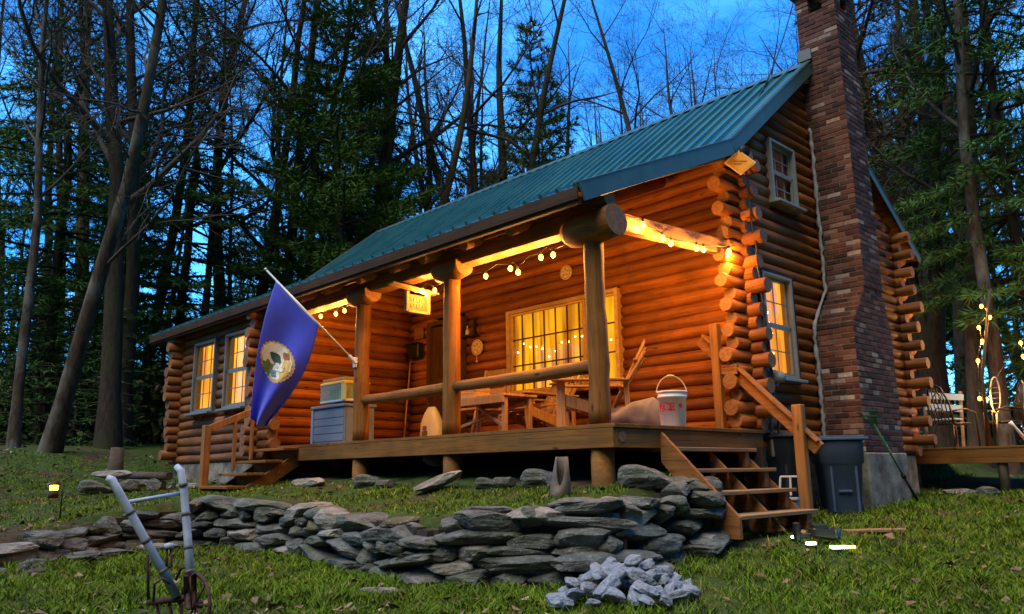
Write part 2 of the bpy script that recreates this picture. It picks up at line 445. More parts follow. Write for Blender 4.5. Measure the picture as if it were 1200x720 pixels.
def log_wall(name, mats, axis, fix, a0, a1, z0, z1, openings=(), j0=.0, j1=.0, clip=None, alt=(0, 0)):
    mb = MB(); k = 0; z = z0 + PITCH / 2
    while z < z1:
        segs = [(a0 + rnd.uniform(-j0, j0) + (alt[0] if k % 2 else 0), a1 + rnd.uniform(-j1, j1) + (alt[1] if k % 2 else 0))]
        if clip:
            c = clip(z + .06)
            segs = [(max(s[0], c[0]), min(s[1], c[1])) for s in segs if c is not None]
        for (b0, b1, zb, zt) in openings:
            if zb < z + PITCH * .35 and zt > z - PITCH * .35:
                ns = []
                for (p, q) in segs:
                    if b1 <= p or b0 >= q: ns.append((p, q)); continue
                    if b0 > p: ns.append((p, b0))
                    if b1 < q: ns.append((b1, q))
                segs = ns
        for (p, q) in segs:
            if q - p < .03: continue
            log_piece(mb, axis, p, q, fix, z, LR * rnd.uniform(.91, 1.07))
            c = ((p + q) / 2, fix, z) if axis == 'x' else (fix, (p + q) / 2, z)
            d = (q - p - .04, .05, PITCH + .01) if axis == 'x' else (.05, q - p - .04, PITCH + .01)
            if q - p > .3: mb.box(c, d)
        z += PITCH; k += 1
    return mb.build(name, mats, cabin, True)
DOOR = (-6.14, -5.22, 0, 2.2); BWIN = (-4.14, -1.87, .72, 2.08)
LW = (3.10, 3.85, .66, 2.0); UW = (3.58, 4.27, 3.04, 3.92)
W1 = (-9.30, -8.41, .66, 1.92); W2 = (-8.01, -7.14, .66, 1.92)
log_wall('wall', [M['log_x'], M['end']], 'x', 2.87, -6.9, .18, 0.0, 3.5, [DOOR, BWIN], 0, .05, alt=(0, .10))
def gclip(z):
    ys = [y for y in np.arange(2.3, 8.4, .02) if roof_z(y) - .12 > z]
    return (min(ys), max(ys)) if ys else (0, 0)
log_wall('wall', [M['log_y'], M['end']], 'y', .0, 2.50, 7.86, -.26, 5.3, [LW, UW], .07, .06, clip=gclip, alt=(-.10, .30))
log_wall('wall', [M['log_y'], M['end']], 'y', -6.88, -.28, 2.9, -.12, 2.9, [], .05, 0, clip=lambda z: (-.4, 2.9) if z < 2.15 else (max(-.4, (z - 2.2) / .444 - .1), 2.9))
log_wall('wall', [M['log_wing_unlit'], M['end']], 'x', -.02, -10.42, -6.50, -.2, 2.18, [W1, W2], .10, .06, alt=(-.2, .1))
log_wall('wall', [M['log_y'], M['end']], 'y', -10.05, -.35, 8.0, -.12, 5.2, [], .12, .1, clip=lambda z: (min([y for y in np.arange(-.36, 8.4, .04) if roof_z(y) - .12 > z] or [0]), max([y for y in np.arange(-.36, 8.4, .04) if roof_z(y) - .12 > z] or [0])))
log_wall('wall', [M['log_x'], M['end']], 'x', 7.72, -10.3, .12, -.26, 3.35, [], .1, .05, alt=(0, .24))
# back corner: log ends stepping out beside the chimney
# foundation
fb = MB()
fb.box((-8.42, .02, -.62), (3.45, .16, .82)); fb.box((-10.03, 3.8, -.62), (.16, 7.5, .82)); fb.box((-5, 7.7, -.8), (10, .18, 1.05))
fb.box((-.02, 5.2, -.80), (.16, 4.95, 1.06)); fb.box((-6.9, 1.4, -.62), (.16, 2.6, .82))
fb.build('foundation', M['concrete'], cabin)
# --- roof: three slopes
def slope(name, A, B, x0, x1, rib=.229, thick=.045):
    mb = MB(); a = Vector((0, A[0], A[1])); b = Vector((0, B[0], B[1])); d = (b - a)
    L = d.length; t = d.normalized(); nrm = Vector((1, 0, 0)).cross(t)
    if nrm.z < 0: nrm = -nrm
    def P(x, s, h): return Vector((x, 0, 0)) + a + t * s + nrm * h
    mb.add([P(x0, 0, 0), P(x1, 0, 0), P(x1, L, 0), P(x0, L, 0), P(x0, 0, -.012), P(x1, 0, -.012), P(x1, L, -.012), P(x0, L, -.012)],
           [(0, 1, 2, 3), (7, 6, 5, 4), (0, 4, 5, 1), (1, 5, 6, 2), (2, 6, 7, 3), (3, 7, 4, 0)])
    x = x1 - .06
    while x > x0 + .03:
        s0, s1 = -.012, L + .004
        w0, w1, h = .026, .012, .040
        vs = []
        for s in (s0, s1): vs += [P(x - w0, s, .001), P(x - w1, s, h), P(x + w1, s, h), P(x + w0, s, .001)]
        fs = [(0, 1, 5, 4), (1, 2, 6, 5), (2, 3, 7, 6), (0, 3, 2, 1), (4, 5, 6, 7)]
        mb.add(vs, fs)
        for q in (1, 2):                                    # minor ribs
            xm = x - rib * q / 3
            if xm > x0 + .02:
                vs = []
                for s in (s0, s1): vs += [P(xm - .012, s, .001), P(xm, s, .007), P(xm + .012, s, .001)]
                mb.add(vs, [(0, 1, 4, 3), (1, 2, 5, 4), (0, 2, 1), (3, 4, 5)])
        x -= rib
    return mb.build(name, M['roof'], cabin)
slope('roof_panel', EAVE, KINK, XL, XR); slope('roof_panel', KINK, RIDGE, XL, XR); slope('roof_panel', BEAVE, RIDGE, XL, XR)
# ridge cap
rc = MB()
for s, E_ in ((-1, KINK), (1, BEAVE)):
    dy = .16 * s; dz = (E_[1] - RIDGE[1]) / abs(E_[0] - RIDGE[0]) * .16
    rc.add([(XL, RIDGE[0], RIDGE[1] + .045), (XR, RIDGE[0], RIDGE[1] + .045), (XR, RIDGE[0] + dy, RIDGE[1] + dz + .04), (XL, RIDGE[0] + dy, RIDGE[1] + dz + .04)], [(0, 1, 2, 3)])
rc.build('ridge_cap', M['trim'], cabin)
# soffit / ceiling boards under the slopes
sb = MB()
for A, B in ((EAVE, KINK), (KINK, RIDGE), (BEAVE, RIDGE)):
    a = Vector((0, A[0], A[1] - .02)); b = Vector((0, B[0], B[1] - .02)); t = (b - a).normalized(); L = (b - a).length
    up = Vector((1, 0, 0)).cross(t); up = up if up.z > 0 else -up
    s = .02
    while s < L - .02:
        w = min(.135, L - s - .005); c = a + t * (s + w / 2) - up * .022
        sb.box((XL / 2 + XR / 2, c.y, c.z), (XR - XL - .06, w - .006, .022), Matrix((Vector((1, 0, 0)), t, up)).transposed())
        s += .14
sb.build('ceiling_boards', M['soffit'], cabin)
# rake trim and eave fascia
for x in (XR + .012, XL - .012):
    tb = MB()
    for A, B, h, dh in ((EAVE, KINK, .20, -.065), (KINK, RIDGE, .20, -.065), (RIDGE, BEAVE, .13, -.035)):
        tb.beam((x, A[0], A[1] + dh), (x, B[0], B[1] + dh), .022, h, bev=.003)
        tb.beam((x - (.03 if x > 0 else -.03), A[0], A[1] + .034), (x - (.03 if x > 0 else -.03), B[0], B[1] + .034), .10, .012, bev=.002)
    tb.build('rake_trim', M['trim'], cabin)
for yy, xo in ((EAVE[0] - .012, EAVE[1]), (BEAVE[0] + .012, BEAVE[1])):
    ff = MB(); ff.beam((XL, yy, xo - .075), (XR - .02, yy, xo - .075), .025, .13)
    if yy < 0: ff.beam((XL, yy + .042, xo - .135), (XR - .03, yy + .042, xo - .135), .06, .07)
    ff.build('eave_board', M['fascia'], cabin)
# --- porch structure
PX = (-.07, -2.33, -4.25)
for x in PX:
    mb = MB(); zs_ = [1.86 * i / 13 for i in range(14)]; mb.tube([(x + .006 * math.sin(z * 3 + x) + rnd.gauss(0, .0015), .12 + .004 * math.sin(z * 4), z) for z in zs_], [.109 - .005 * z + rnd.gauss(0, .0025) for z in zs_], 20, 0, 1)
    mb.build('porch_post', [M['post'], M['end']], cabin, True)
    c = MB(); k = x + .02
    bg_ = 1.0 if x > -1 else .80
    c.tube([(k - .34 * bg_, .10, 2.02), (k - .27 * bg_, .10, 1.99), (k - .08, .10, 1.975), (k + .12 * bg_, .102, 1.98), (k + .30 * bg_, .10, 1.995)], [.125 * bg_, .165 * bg_, .178 * bg_, .174 * bg_, .165 * bg_], 20, 0, 1)
    c.build('post_cap_log', [M['beam_x'], M['end']], cabin, True)
    g = MB(); g.tube([(x, .14, -1.0), (x, .14, -.20)], .115, 16, 0, 1); g.build('deck_post', [M['deck_x'], M['end']], cabin, True)
bm_ = MB(); bm_.box((-3.3, .16, 2.10), (6.6, .24, .20), bev=.02); bm_.build('porch_beam', M['beam_x'], cabin)
bm_ = MB(); bm_.tube([(-6.8, .12, 2.24), (-3, .12, 2.25), (.16, .12, 2.24)], .085, 14, 0, 1); bm_.build('plate_log', [M['beam_x'], M['end']], cabin, True)
bm_ = MB(); bm_.beam((-.03, .30, 2.10), (-.03, 2.78, 2.22), .13, .19, bev=.012); bm_.build('side_beam', M['beam_y'], cabin)
bm_ = MB(); bm_.beam((.06, -.12, 2.29), (.06, 2.5, 3.40), .07, .15, bev=.008); bm_.build('side_rafter', M['beam_y'], cabin)
for x in (-6.2, -5.45, -4.72, -3.89, -3.12, -2.5, -1.72, -.95):
    r = MB(); r.tube([(x, -.22, 2.11), (x, 1.0, 2.65), (x, 2.6, 3.35)], [.075, .082, .085], 12, 0, 1); r.build('rafter', [M['beam_y'], M['end']], cabin, True)
# railing logs
for (x0, x1, z0, z1) in ((-4.2, -2.40, .545, .555), (-2.27, -.12, .56, .575)):
    r = MB(); us_ = [i / 9 for i in range(10)]; r.tube([(x0 + (x1 - x0) * u, .12 - .006 * math.sin(u * 3.1), z0 + (z1 - z0) * u - .012 * math.sin(u * 3.14) + rnd.gauss(0, .002)) for u in us_], [.062 + .011 * u + rnd.gauss(0, .002) for u in us_], 14, 0, 1)
    r.build('porch_rail', [M['beam_x'], M['end']], cabin, True)
# deck
db = MB(); y = .0
while y < 2.74:
    db.box((-3.275, y + .068, -.02), (6.95, .136, .038), bev=.003); y += .138
db.build('deck_floor', M['deck_x'], cabin)
fa = MB(); fa.box((-3.25, .02, -.135), (6.86, .04, .185), bev=.005); fa.box((-3.25, .062, -.135), (6.86, .05, .18), bev=.005)
fa.build('deck_rim', M['deck_x'], cabin)
for xx in (.155,): fa = MB(); fa.box((xx, 1.4, -.135), (.04, 2.70, .185), bev=.005); fa.build('deck_rim', M['deck_y'], cabin)
jo = MB()
for x in np.arange(-5.2, 0, .6): jo.box((x, 1.4, -.14), (.045, 2.65, .17))
jo.build('deck_joists', M['deck_y'], cabin)
lc = MB(); lc.lathe((.176, .14, -.125), [(.0, -.02), (.052, -.02), (.056, .002), (.05, .006), (.0, .006)], 18, 0, (1, 0, 0)); lc.build('joist_end', M['end'], cabin)
sk = MB(); sk.box((-3.2, 2.62, -.65), (6.9, .06, .9)); sk.build('underdeck_shade_boards', M['dark'], cabin)  # near-black boards: the shade under the deck is put into their colour
# --- side stairs (right end of porch)
stairs = thing('porch_stairs', (.5, 1.56, -1.05), 'four tread wooden stairs from the right end of the porch down to the lawn', 'stairs')
for yy, dz in ((.735, .0), (1.60, -.19), (2.26, -.19)):
    st = MB(); st.prism([(.178, yy, -.06 + dz), (.178, yy, -.36 + dz), (.80 + dz * .9, yy, -1.06), (1.0 + dz * .8, yy, -1.06), (1.0 + dz * .2, yy, -.87 + dz * .85)], 0, (0, .042, 0))
    st.build('stringer', M['rail'], stairs)
for i in range(1, 5):
    for yy in (.82, 2.20):
        x = .085 + .218 * i; st = MB(); st.box((x - .075, yy, -.215 * i - .125), (.09, .08, .168), bev=.004); st.build('tread_block', M['rail'], stairs)
for i in range(1, 5):
    x = .085 + .218 * i; t = MB(); z = -.215 * i
    t.box((x - .205, 1.565, z - .02), (.125, 1.60, .038), bev=.005); t.box((x - .065, 1.565, z - .02), (.13, 1.60, .038), bev=.005)
    t.build('tread', M['tread'], stairs)
h = MB(); h.beam((-.42, 2.49, 1.12), (.97, 2.49, -.245), .045, .15, bev=.006); h.beam((-.36, 2.47, 1.165), (.98, 2.47, -.165), .10, .03, bev=.004); h.build('handrail', M['rail'], stairs)
h = MB(); h.beam((-.17, 2.43, .72), (.10, 2.43, .70), .04, .12); h.build('handrail', M['rail'], stairs)
h = MB(); h.box((-.165, 2.42, .62), (.105, .095, 1.30), bev=.008); h.build('railing_post', M['railpost'], stairs)
h = MB(); h.box((.80, 2.42, -.36), (.115, .095, 1.20), bev=.008); h.build('railing_post', M['railpost'], stairs)
# --- front stairs by the wing
fstairs = thing('porch_stairs', (-6.13, -.5, -.7), 'short dark stairs up to the porch below the lit window wing and flag', 'stairs')
for xx in (-6.52, -5.74):
    fs_ = MB(); fs_.beam((xx, .0, -.22), (xx, -.95, -.80), .045, .18, bev=.004); fs_.build('stringer', M['deck_y'], fstairs)
for i in range(4):
    t = MB(); y = .02 - .27 * i; z = -.04 - .175 * i
    t.box((-6.13, y - .13, z - .02), (.92, .27, .04), bev=.005); t.box((-6.13, y - .02, z - .12), (.84, .025, .15)); t.build('tread', M['deck_x'], fstairs)
h = MB(); h.beam((-6.62, -1.02, .22), (-6.60, -.12, .60), .045, .10); h.build('handrail', M['railpost'], fstairs)
for (yy, zt, zb, w) in ((-.98, .30, -.80, .11), (-.55, .40, -.35, .05), (-.28, .52, -.2, .05)):
    h = MB(); h.box((-6.61, yy, (zt + zb) / 2), (w, w * .9, zt - zb), bev=.006); h.build('railing_post', M['railpost'], fstairs)

# --- windows
def window(face, plane, a0, a1, z0, z1, cols, rows, frame, curt, double=True, fw_=.042, sill=True, bars=None, trim=0.0):
    def P(a, b, z): return (a, plane - b, z) if face == 'front' else (plane + b, a, z)
    def D(da, db, dz): return (da, db, dz) if face == 'front' else (db, da, dz)
    cx = (a0 + a1) / 2; cz = (z0 + z1) / 2; w = a1 - a0; hh = z1 - z0
    f = MB(); dep = .16
    for a in (a0 + fw_ / 2, a1 - fw_ / 2): f.box(P(a, -.03, cz), D(fw_, dep, hh), bev=.006)
    for z in (z0 + fw_ / 2, z1 - fw_ / 2): f.box(P(cx, -.032, z), D(w - 2 * fw_ + .004, dep, fw_), bev=.006)
    win = f.build('window', frame, cabin)
    if sill:
        s = MB(); s.box(P(cx, .04, z0 - .022), D(w + .06, .20, .04), bev=.006); s.build('sill', frame, win)
    if trim:
        s = MB()
        for a in (a0 - trim / 2, a1 + trim / 2): s.box(P(a, .015, cz), D(trim, .05, hh + 2 * trim), bev=.005)
        s.box(P(cx, .015, z1 + trim / 2 + .001), D(w - .002, .05, trim), bev=.005); s.build('casing', M['fascia'], win)
    i0, i1, j0, j1 = a0 + fw_, a1 - fw_, z0 + fw_, z1 - fw_
    s = MB()
    if double:
        mid = (j0 + j1) / 2; s.box(P(cx, -.02, mid), D(i1 - i0, .05, .05), bev=.004)
        for (zz0, zz1, b) in ((j0, mid, -.01), (mid, j1, -.035)):
            for a in (i0 + .018, i1 - .018): s.box(P(a, b, (zz0 + zz1) / 2), D(.036, .03, zz1 - zz0))
            for z in (zz0 + .018, zz1 - .018): s.box(P(cx, b - .001, z), D(i1 - i0 - .07, .03, .036))
    else:
        for a in (bars or ()): s.box(P(a, -.012, cz), D(.045, .05, hh - 2 * fw_), bev=.004)
        for a in (i0 + .014, i1 - .014): s.box(P(a, -.014, cz), D(.028, .04, hh - 2 * fw_))
        for z in (j0 + .014, j1 - .014): s.box(P(cx, -.015, z), D(i1 - i0, .038, .028))
    s.build('sash', frame, win)
    mu = MB()
    if double:
        mid = (j0 + j1) / 2
        for (zz0, zz1) in ((j0, mid), (mid, j1)):
            for c in range(1, cols): mu.box(P(i0 + (i1 - i0) * c / cols, -.035, (zz0 + zz1) / 2), D(.014, .012, zz1 - zz0))
            for r in range(1, rows): mu.box(P(cx, -.036, zz0 + (zz1 - zz0) * r / rows), D(i1 - i0, .010, .014))
    else:
        for c in range(1, cols): mu.box(P(i0 + (i1 - i0) * c / cols, -.03, cz), D(.022, .014, j1 - j0))
        for r in range(1, rows): mu.box(P(cx, -.031, j0 + (j1 - j0) * r / rows), D(i1 - i0, .012, .022))
    mu.build('glazing_bars', frame if double else M['door'], win)
    g = MB(); g.add([P(i0, -.05, j0), P(i1, -.05, j0), P(i1, -.05, j1), P(i0, -.05, j1)], [(0, 1, 2, 3)]); g.build('pane', M['glass'], win)
    cu = MB(); n = 60; vs = []; fs = []
    for i in range(n + 1):
        a = i0 - .03 + (i1 - i0 + .06) * i / n; b = -.13 + .018 * math.sin(i * .9) + .008 * math.sin(i * 2.3)
        vs += [P(a, b, j0 - .03), P(a, b, j1 + .03)]
        if i: fs.append((2 * i - 2, 2 * i, 2 * i + 1, 2 * i - 1))
    cu.add(vs, fs); cu.build('curtain', curt, win, True)
    return win
tag(window('front', 2.76, BWIN[0], BWIN[1], BWIN[2], BWIN[3], 9, 3, M['wood_frame'], M['curtain_big'], False, .06, bars=(-2.53,)), 'wide amber lit porch window with wooden frame')
window('front', -.12, *W1, 3, 2, M['grey_frame'], M['curtain_wing'])
window('front', -.12, *W2, 3, 2, M['grey_frame'], M['curtain_wing'])
window('right', .10, *LW, 2, 2, M['white_frame'], M['curtain_side'], trim=.05)
tag(window('right', .10, *UW, 3, 2, M['white_frame'], M['dim_room']), 'dark upper gable window')
M['fairy_glint'] = emit('fairy_glint_dot', (1.0, .62, .22), 7)
for wn, pts in ((kids(cabin), None),):
    pass
def fairy_glint(win, pts):
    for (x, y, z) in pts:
        e = MB(); e.lathe((x, y, z), [(0, -.014), (.012, -.006), (.012, .006), (0, .014)], 8); e.build('fairy_glint_dot', M['fairy_glint'], win, True)
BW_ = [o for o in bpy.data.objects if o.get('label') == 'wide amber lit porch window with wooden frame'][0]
fairy_glint(BW_, [(-4.0 + .135 * i, 2.845, 1.42 + .10 * math.sin(i * .9) + .05 * math.sin(i * 2.1)) for i in range(16)])  # added glowing dots standing in for bulb reflections in the pane
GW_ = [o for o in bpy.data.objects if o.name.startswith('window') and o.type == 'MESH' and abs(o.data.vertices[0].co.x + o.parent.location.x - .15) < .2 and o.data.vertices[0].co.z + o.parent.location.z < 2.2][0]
fairy_glint(GW_, [(.015, 3.42 + .05 * math.sin(i * 2.4), .86 + .13 * i) for i in range(6)])
# door
d = MB(); d.box((-5.68, 2.80, 1.06), (.86, .05, 2.08), bev=.006)
for z in (.5, 1.0): d.box((-5.68, 2.772, z), (.6, .012, .36), bev=.004)
door = d.build('door', M['door'], cabin)
d = MB()
for x in (-6.11, -5.24): d.box((x, 2.74, 1.09), (.07, .14, 2.18), bev=.006)
d.box((-5.675, 2.741, 2.145), (.80, .138, .07), bev=.006); d.build('door_frame', M['door'], door)
d = MB(); d.add([(-5.93, 2.77, 1.2), (-5.43, 2.77, 1.2), (-5.43, 2.77, 1.9), (-5.93, 2.77, 1.9)], [(0, 1, 2, 3)]); d.build('pane', M['glass'], door)
d = MB(); d.lathe((-5.33, 2.77, 1.0), [(.012, 0), (.012, .04), (.03, .045), (.034, .065), (.0, .075)], 14, 0, (0, -1, 0)); d.build('handle', M['grey_frame'], door)

# --- chimney
def bricks(mb, x0, x1, y0, y1, z0, z1, off=0):
    bh = .066; z = z0; k = off
    while z + .03 < z1:
        hz = min(bh, z1 - z)
        for face in range(4):
            L = (x1 - x0) if face in (0, 2) else (y1 - y0)
            s = -.10 if k % 2 else 0.0
            while s < L - .01:
                e = min(s + .2, L); s_ = max(s, 0)
                if e - s_ > .035:
                    c = (s_ + e) / 2; w = e - s_ - .009
                    o = rnd.uniform(-.004, .004); t = .05
                    if face == 0: mb.box((x0 + c, y0 + t / 2 - o, z + hz / 2), (w, t, hz - .009), None, 0, .004)
                    if face == 2: mb.box((x0 + c, y1 - t / 2 + o, z + hz / 2), (w, t, hz - .009), None, 0, .004)
                    if face == 1: mb.box((x1 - t / 2 + o, y0 + c, z + hz / 2), (t, w, hz - .009), None, 0, .004)
                    if face == 3 and x0 < 0: mb.box((x0 + t / 2 - o, y0 + c, z + hz / 2), (t, w, hz - .009), None, 0, .004)
                s += .2
        z += bh + .008; k += 1
def core(mb, x0, x1, y0, y1, z0, z1): mb.box(((x0 + x1) / 2, (y0 + y1) / 2, (z0 + z1) / 2), (x1 - x0 - .014, y1 - y0 - .014, z1 - z0), None, 1)
ch = MB()
CX0, CX1 = .06, .64
bricks(ch, CX0, CX1, 4.46, 5.70, -.25, 1.46); core(ch, CX0, CX1, 4.46, 5.70, -.25, 1.46)
n = 7
for i in range(n):                                            # stepped shoulder
    y0 = 4.46 + (4.91 - 4.46) * (i + 1) / n; y1 = 5.70 - .18 * (i + 1) / n; z = 1.46 + .075 * i
    bricks(ch, CX0, CX1, y0, y1, z, z + .07, i); core(ch, CX0, CX1, y0, y1, z, z + .075)
bricks(ch, CX0, CX1 + .02, 4.91, 5.52, 1.985, 6.25); core(ch, CX0, CX1 + .02, 4.91, 5.52, 1.985, 6.25)
for (x0, x1, y0, y1) in ((CX0, CX0 + .2, 4.91, 5.11), (CX1 - .18, CX1 + .02, 4.91, 5.11), (CX0, CX0 + .2, 5.32, 5.52), (CX1 - .18, CX1 + .02, 5.32, 5.52)):
    bricks(ch, x0, x1, y0, y1, 6.25, 6.62); core(ch, x0, x1, y0, y1, 6.25, 6.62)
chim = ch.build('chimney', [M['brick'], M['mortar']], cabin)
cc = MB(); cc.box((.36, 5.215, 6.665), (.78, .80, .08), bev=.01); cc.build('chimney_cap', M['concrete'], chim)
cc = MB(); cc.box((.36, 5.08, -.72), (.60, 1.28, .93), bev=.015); cc.build('chimney_footing', M['concrete'], chim)
fl = MB(); fl.box((.15, 4.88, 5.60), (.20, .03, .17)); fl.build('flashing', M['grey_frame'], chim)
cs = MB(); z = -.25; pts = []
path = [(-.25, 4.44), (.6, 4.425), (1.4, 4.42), (1.55, 4.50), (1.85, 4.74), (2.0, 4.86), (2.6, 4.875), (3.4, 4.88), (4.5, 4.885)]
for i in range(len(path) - 1):
    (za, ya), (zb, yb) = path[i], path[i + 1]; k = max(2, int((zb - za) / .06))
    for j in range(k): pts.append((.125 + rnd.uniform(-.012, .012), ya + (yb - ya) * j / k + rnd.uniform(-.012, .012), za + (zb - za) * j / k))
cs.tube(pts, [rnd.uniform(.016, .034) for _ in pts], 7); cs.build('sealant_strip', M['caulk'], chim, True)
# conduit down the corner
co = MB()
pts = [(.20, 2.70, 3.3)]
for i in range(28): pts.append((.235 + .012 * math.sin(i * 1.9), 2.72 + .014 * math.sin(i * 1.1) + .012 * i, 3.2 - i * .125))
co.tube(pts, .014, 6); co.build('cable', M['black'], cabin, True)

# ------------------------------------------------------------------ things on the cabin
def loop_tube(mb, c, r, axis, rad, n=22, m=0):
    Mx = Vector((0, 0, 1)).rotation_difference(Vector(axis)).to_matrix()
    mb.tube([Vector(c) + Mx @ Vector((r * math.cos(2 * math.pi * i / n), r * math.sin(2 * math.pi * i / n), 0)) for i in range(n + 1)], rad, 6, m, None, False)
# electric meter
em = thing('electric_meter', (.13, 2.98, .6), 'grey electric meter and box on gable wall left of lower window', 'meter')
e = MB(); e.box((.17, 2.95, 1.0), (.09, .17, .30), bev=.01); e.build('meter_box', M['grey_frame'], em)
e = MB(); e.lathe((.20, 3.10, .64), [(.085, 0), (.085, .03), (.07, .035), (.07, .09), (.045, .12), (0, .125)], 20, 0, (1, 0, 0)); e.build('meter_dial', M['caulk'], em, True)
e = MB(); e.tube([(.16, 2.98, .86), (.16, 3.0, .60), (.15, 3.0, -.3)], .022, 8); e.box((.16, 3.10, .64), (.06, .19, .2), bev=.01); e.build('conduit', M['grey_frame'], em)
# diamond sign
ds = thing('diamond_sign', (.16, 2.60, 3.27), 'small yellow diamond shaped sign under the roof at cabin corner', 'sign')
e = MB(); c = Vector((.22, 2.62, 3.27)); rr_ = r0 * .20; uu = Vector((0, 0, .165)); nn = Vector((.7, -.7, 0)).normalized()
M['sign_y'] = plain('sign_yellow', (.75, .36, .03), .5, 0, .1); M['sign_w'] = plain('sign_cream', (.8, .62, .28), .5, 0, .1); M['sign_d'] = plain('sign_ink', (.30, .13, .02), .6)
def dia(s, o, mat, name):
    b = MB(); b.prism([c + rr_ * s + nn * o, c + uu * s + nn * o, c - rr_ * s + nn * o, c - uu * s + nn * o], 0, nn * .008); return b.build(name, mat, ds)
dia(1, 0, M['sign_w'], 'border'); dia(.86, .008, M['sign_y'], 'plate')
b = MB()
for (dx, dz, w) in ((0, .012, .5), (-.03, -.022, .3)): b.beam(c + nn * .018 + r0 * (dx - w * .16) + Vector((0, 0, dz)), c + nn * .018 + r0 * (dx + w * .16) + Vector((0, 0, dz)), .003, .014, bev=0)
b.build('faint_marks', M['sign_d'], ds)
fl_ = thing('floodlight', (.14, 2.72, 3.44), 'small dark floodlight beside the yellow diamond sign', 'lamp')
e = MB(); e.lathe((.2, 2.72, 3.44), [(.03, -.08), (.035, 0), (.075, .07), (.07, .09), (0, .085)], 16, 0, (.8, -.5, -.2)); e.build('lamp_head', M['black'], fl_, True)
e = MB(); e.box((.13, 2.74, 3.44), (.05, .10, .10), bev=.01); e.build('mount', M['black'], fl_)
# power lines from the roof corner up to the upper left
for (p, q, lab) in (((.16, 2.56, 3.56), (-1.0, 7.5, 8.6), 'thin black wire rising from the roof corner, left of two'), ((.16, 2.9, 3.85), (-.2, 9.0, 9.6), 'thin black wire rising over the roof, right of two')):
    w = MB(); p = Vector(p); q = Vector(q)
    w.tube([p + (q - p) * t - Vector((0, 0, .35 * math.sin(math.pi * t))) for t in [i / 14 for i in range(15)]], .011, 5)
    tag(w.build('power_line', M['black'], None, True, p), lab, 'wire')
# hanging house-shaped sign
hs = thing('hanging_sign', (-3.1, .02, 1.9), 'little roofed wooden sign hung from porch beam between the left posts', 'sign')
M['sign_wood'] = wood('sign_wood', (.38, .23, .08), (.52, .34, .14), 'y', .5, .1, knots=False)
M['sign_board'] = plain('sign_board', (.16, .09, .035), .6)
SY0, SY1 = .10, .44; SX = -3.22
e = MB(); e.box((SX, (SY0 + SY1) / 2, 1.735), (.02, SY1 - SY0, .21)); e.build('board', M['sign_board'], hs)
e = MB()
for y in (SY0, SY1): e.box((SX, y, 1.74), (.06, .045, .27), bev=.004)
e.box((SX, (SY0 + SY1) / 2, 1.615), (.06, SY1 - SY0, .035), bev=.004); e.build('frame', M['sign_wood'], hs)
e = MB(); e.beam((SX, SY0 - .26, 1.945), (SX, SY1 + .14, 1.895), .14, .025); e.build('roof_strip', M['sign_wood'], hs)
e = MB()                                                        # worn, unreadable raised lettering in two rows
for row, z in ((0, 1.775), (1, 1.70)):
    for i in range(5):
        y = SY0 + .065 + .045 * i
        e.box((SX + .014, y, z), (.008, .010, .045)); e.box((SX + .014, y + .014, z + .018 * (1 if i % 2 else -1)), (.008, .022, .010))
        if i % 3 == 0: e.box((SX + .014, y + .013, z), (.007, .02, .009))
e.build('lettering', M['sign_wood'], hs)
e = MB(); e.tube([(SX, .12, 1.92), (SX, .12, 2.02)], .006, 5); e.tube([(SX, .40, 1.9), (SX, .40, 2.08), (SX, .28, 2.10)], .006, 5); e.build('hook', M['black'], hs)
# round plaques
M['plaque'] = plain('plaque_tan', (.55, .40, .20), .5, 0, .15); M['plaque_d'] = plain('plaque_dark', (.2, .11, .04), .6)
def plaque(x, z, r, lab):
    t = thing('wall_plaque', (x, 2.76, z), lab, 'plaque')
    e = MB(); e.lathe((x, 2.765, z), [(0, 0), (r, 0), (r, .02), (r * .93, .026), (0, .02)], 28, 0, (0, -1, 0)); e.build('disc', M['plaque'], t)
    e = MB(); loop_tube(e, (x, 2.742, z), r * .84, (0, -1, 0), .006); e.build('ring', M['plaque_d'], t)
    e = MB()
    for k in range(5):
        a = k * 2 * math.pi / 5 + .3 * (x > -4); e.beam((x + .03 * math.cos(a), 2.742, z + .03 * math.sin(a)), (x + r * .6 * math.cos(a), 2.742, z + r * .6 * math.sin(a)), .006, r * .16, up=(0, 1, 0), bev=0)
    e.build('motif', M['plaque_d'], t); return t
plaque(-2.85, 2.49, .115, 'pale round plaque high on the wall above the big porch window')
p2 = plaque(-4.88, 1.60, .135, 'pale round disc on the wall left of the big porch window')
e = MB(); e.tube([(-4.88, 2.745, 1.465), (-4.88, 2.745, 1.38)], .006, 5); e.box((-4.88, 2.745, 1.37), (.03, .015, .035)); e.build('tassel', M['plaque'], p2)
# wall lantern
wl = thing('wall_lantern', (-4.98, 2.76, 1.9), 'dark wall shelf with a candle holder beside the door', 'lantern')
e = MB(); e.box((-4.96, 2.69, 1.80), (.26, .15, .03), bev=.004); e.box((-4.96, 2.755, 1.95), (.05, .02, .32)); e.build('shelf', M['black'], wl)
e = MB(); e.lathe((-5.04, 2.68, 1.815), [(.035, 0), (.03, .09), (.012, .10), (.012, .16), (0, .165)], 14); e.build('candle_holder', M['plaque'], wl, True)
e = MB(); e.box((-4.88, 2.68, 1.92), (.03, .03, .20)); e.build('bottle_stem', M['black'], wl)
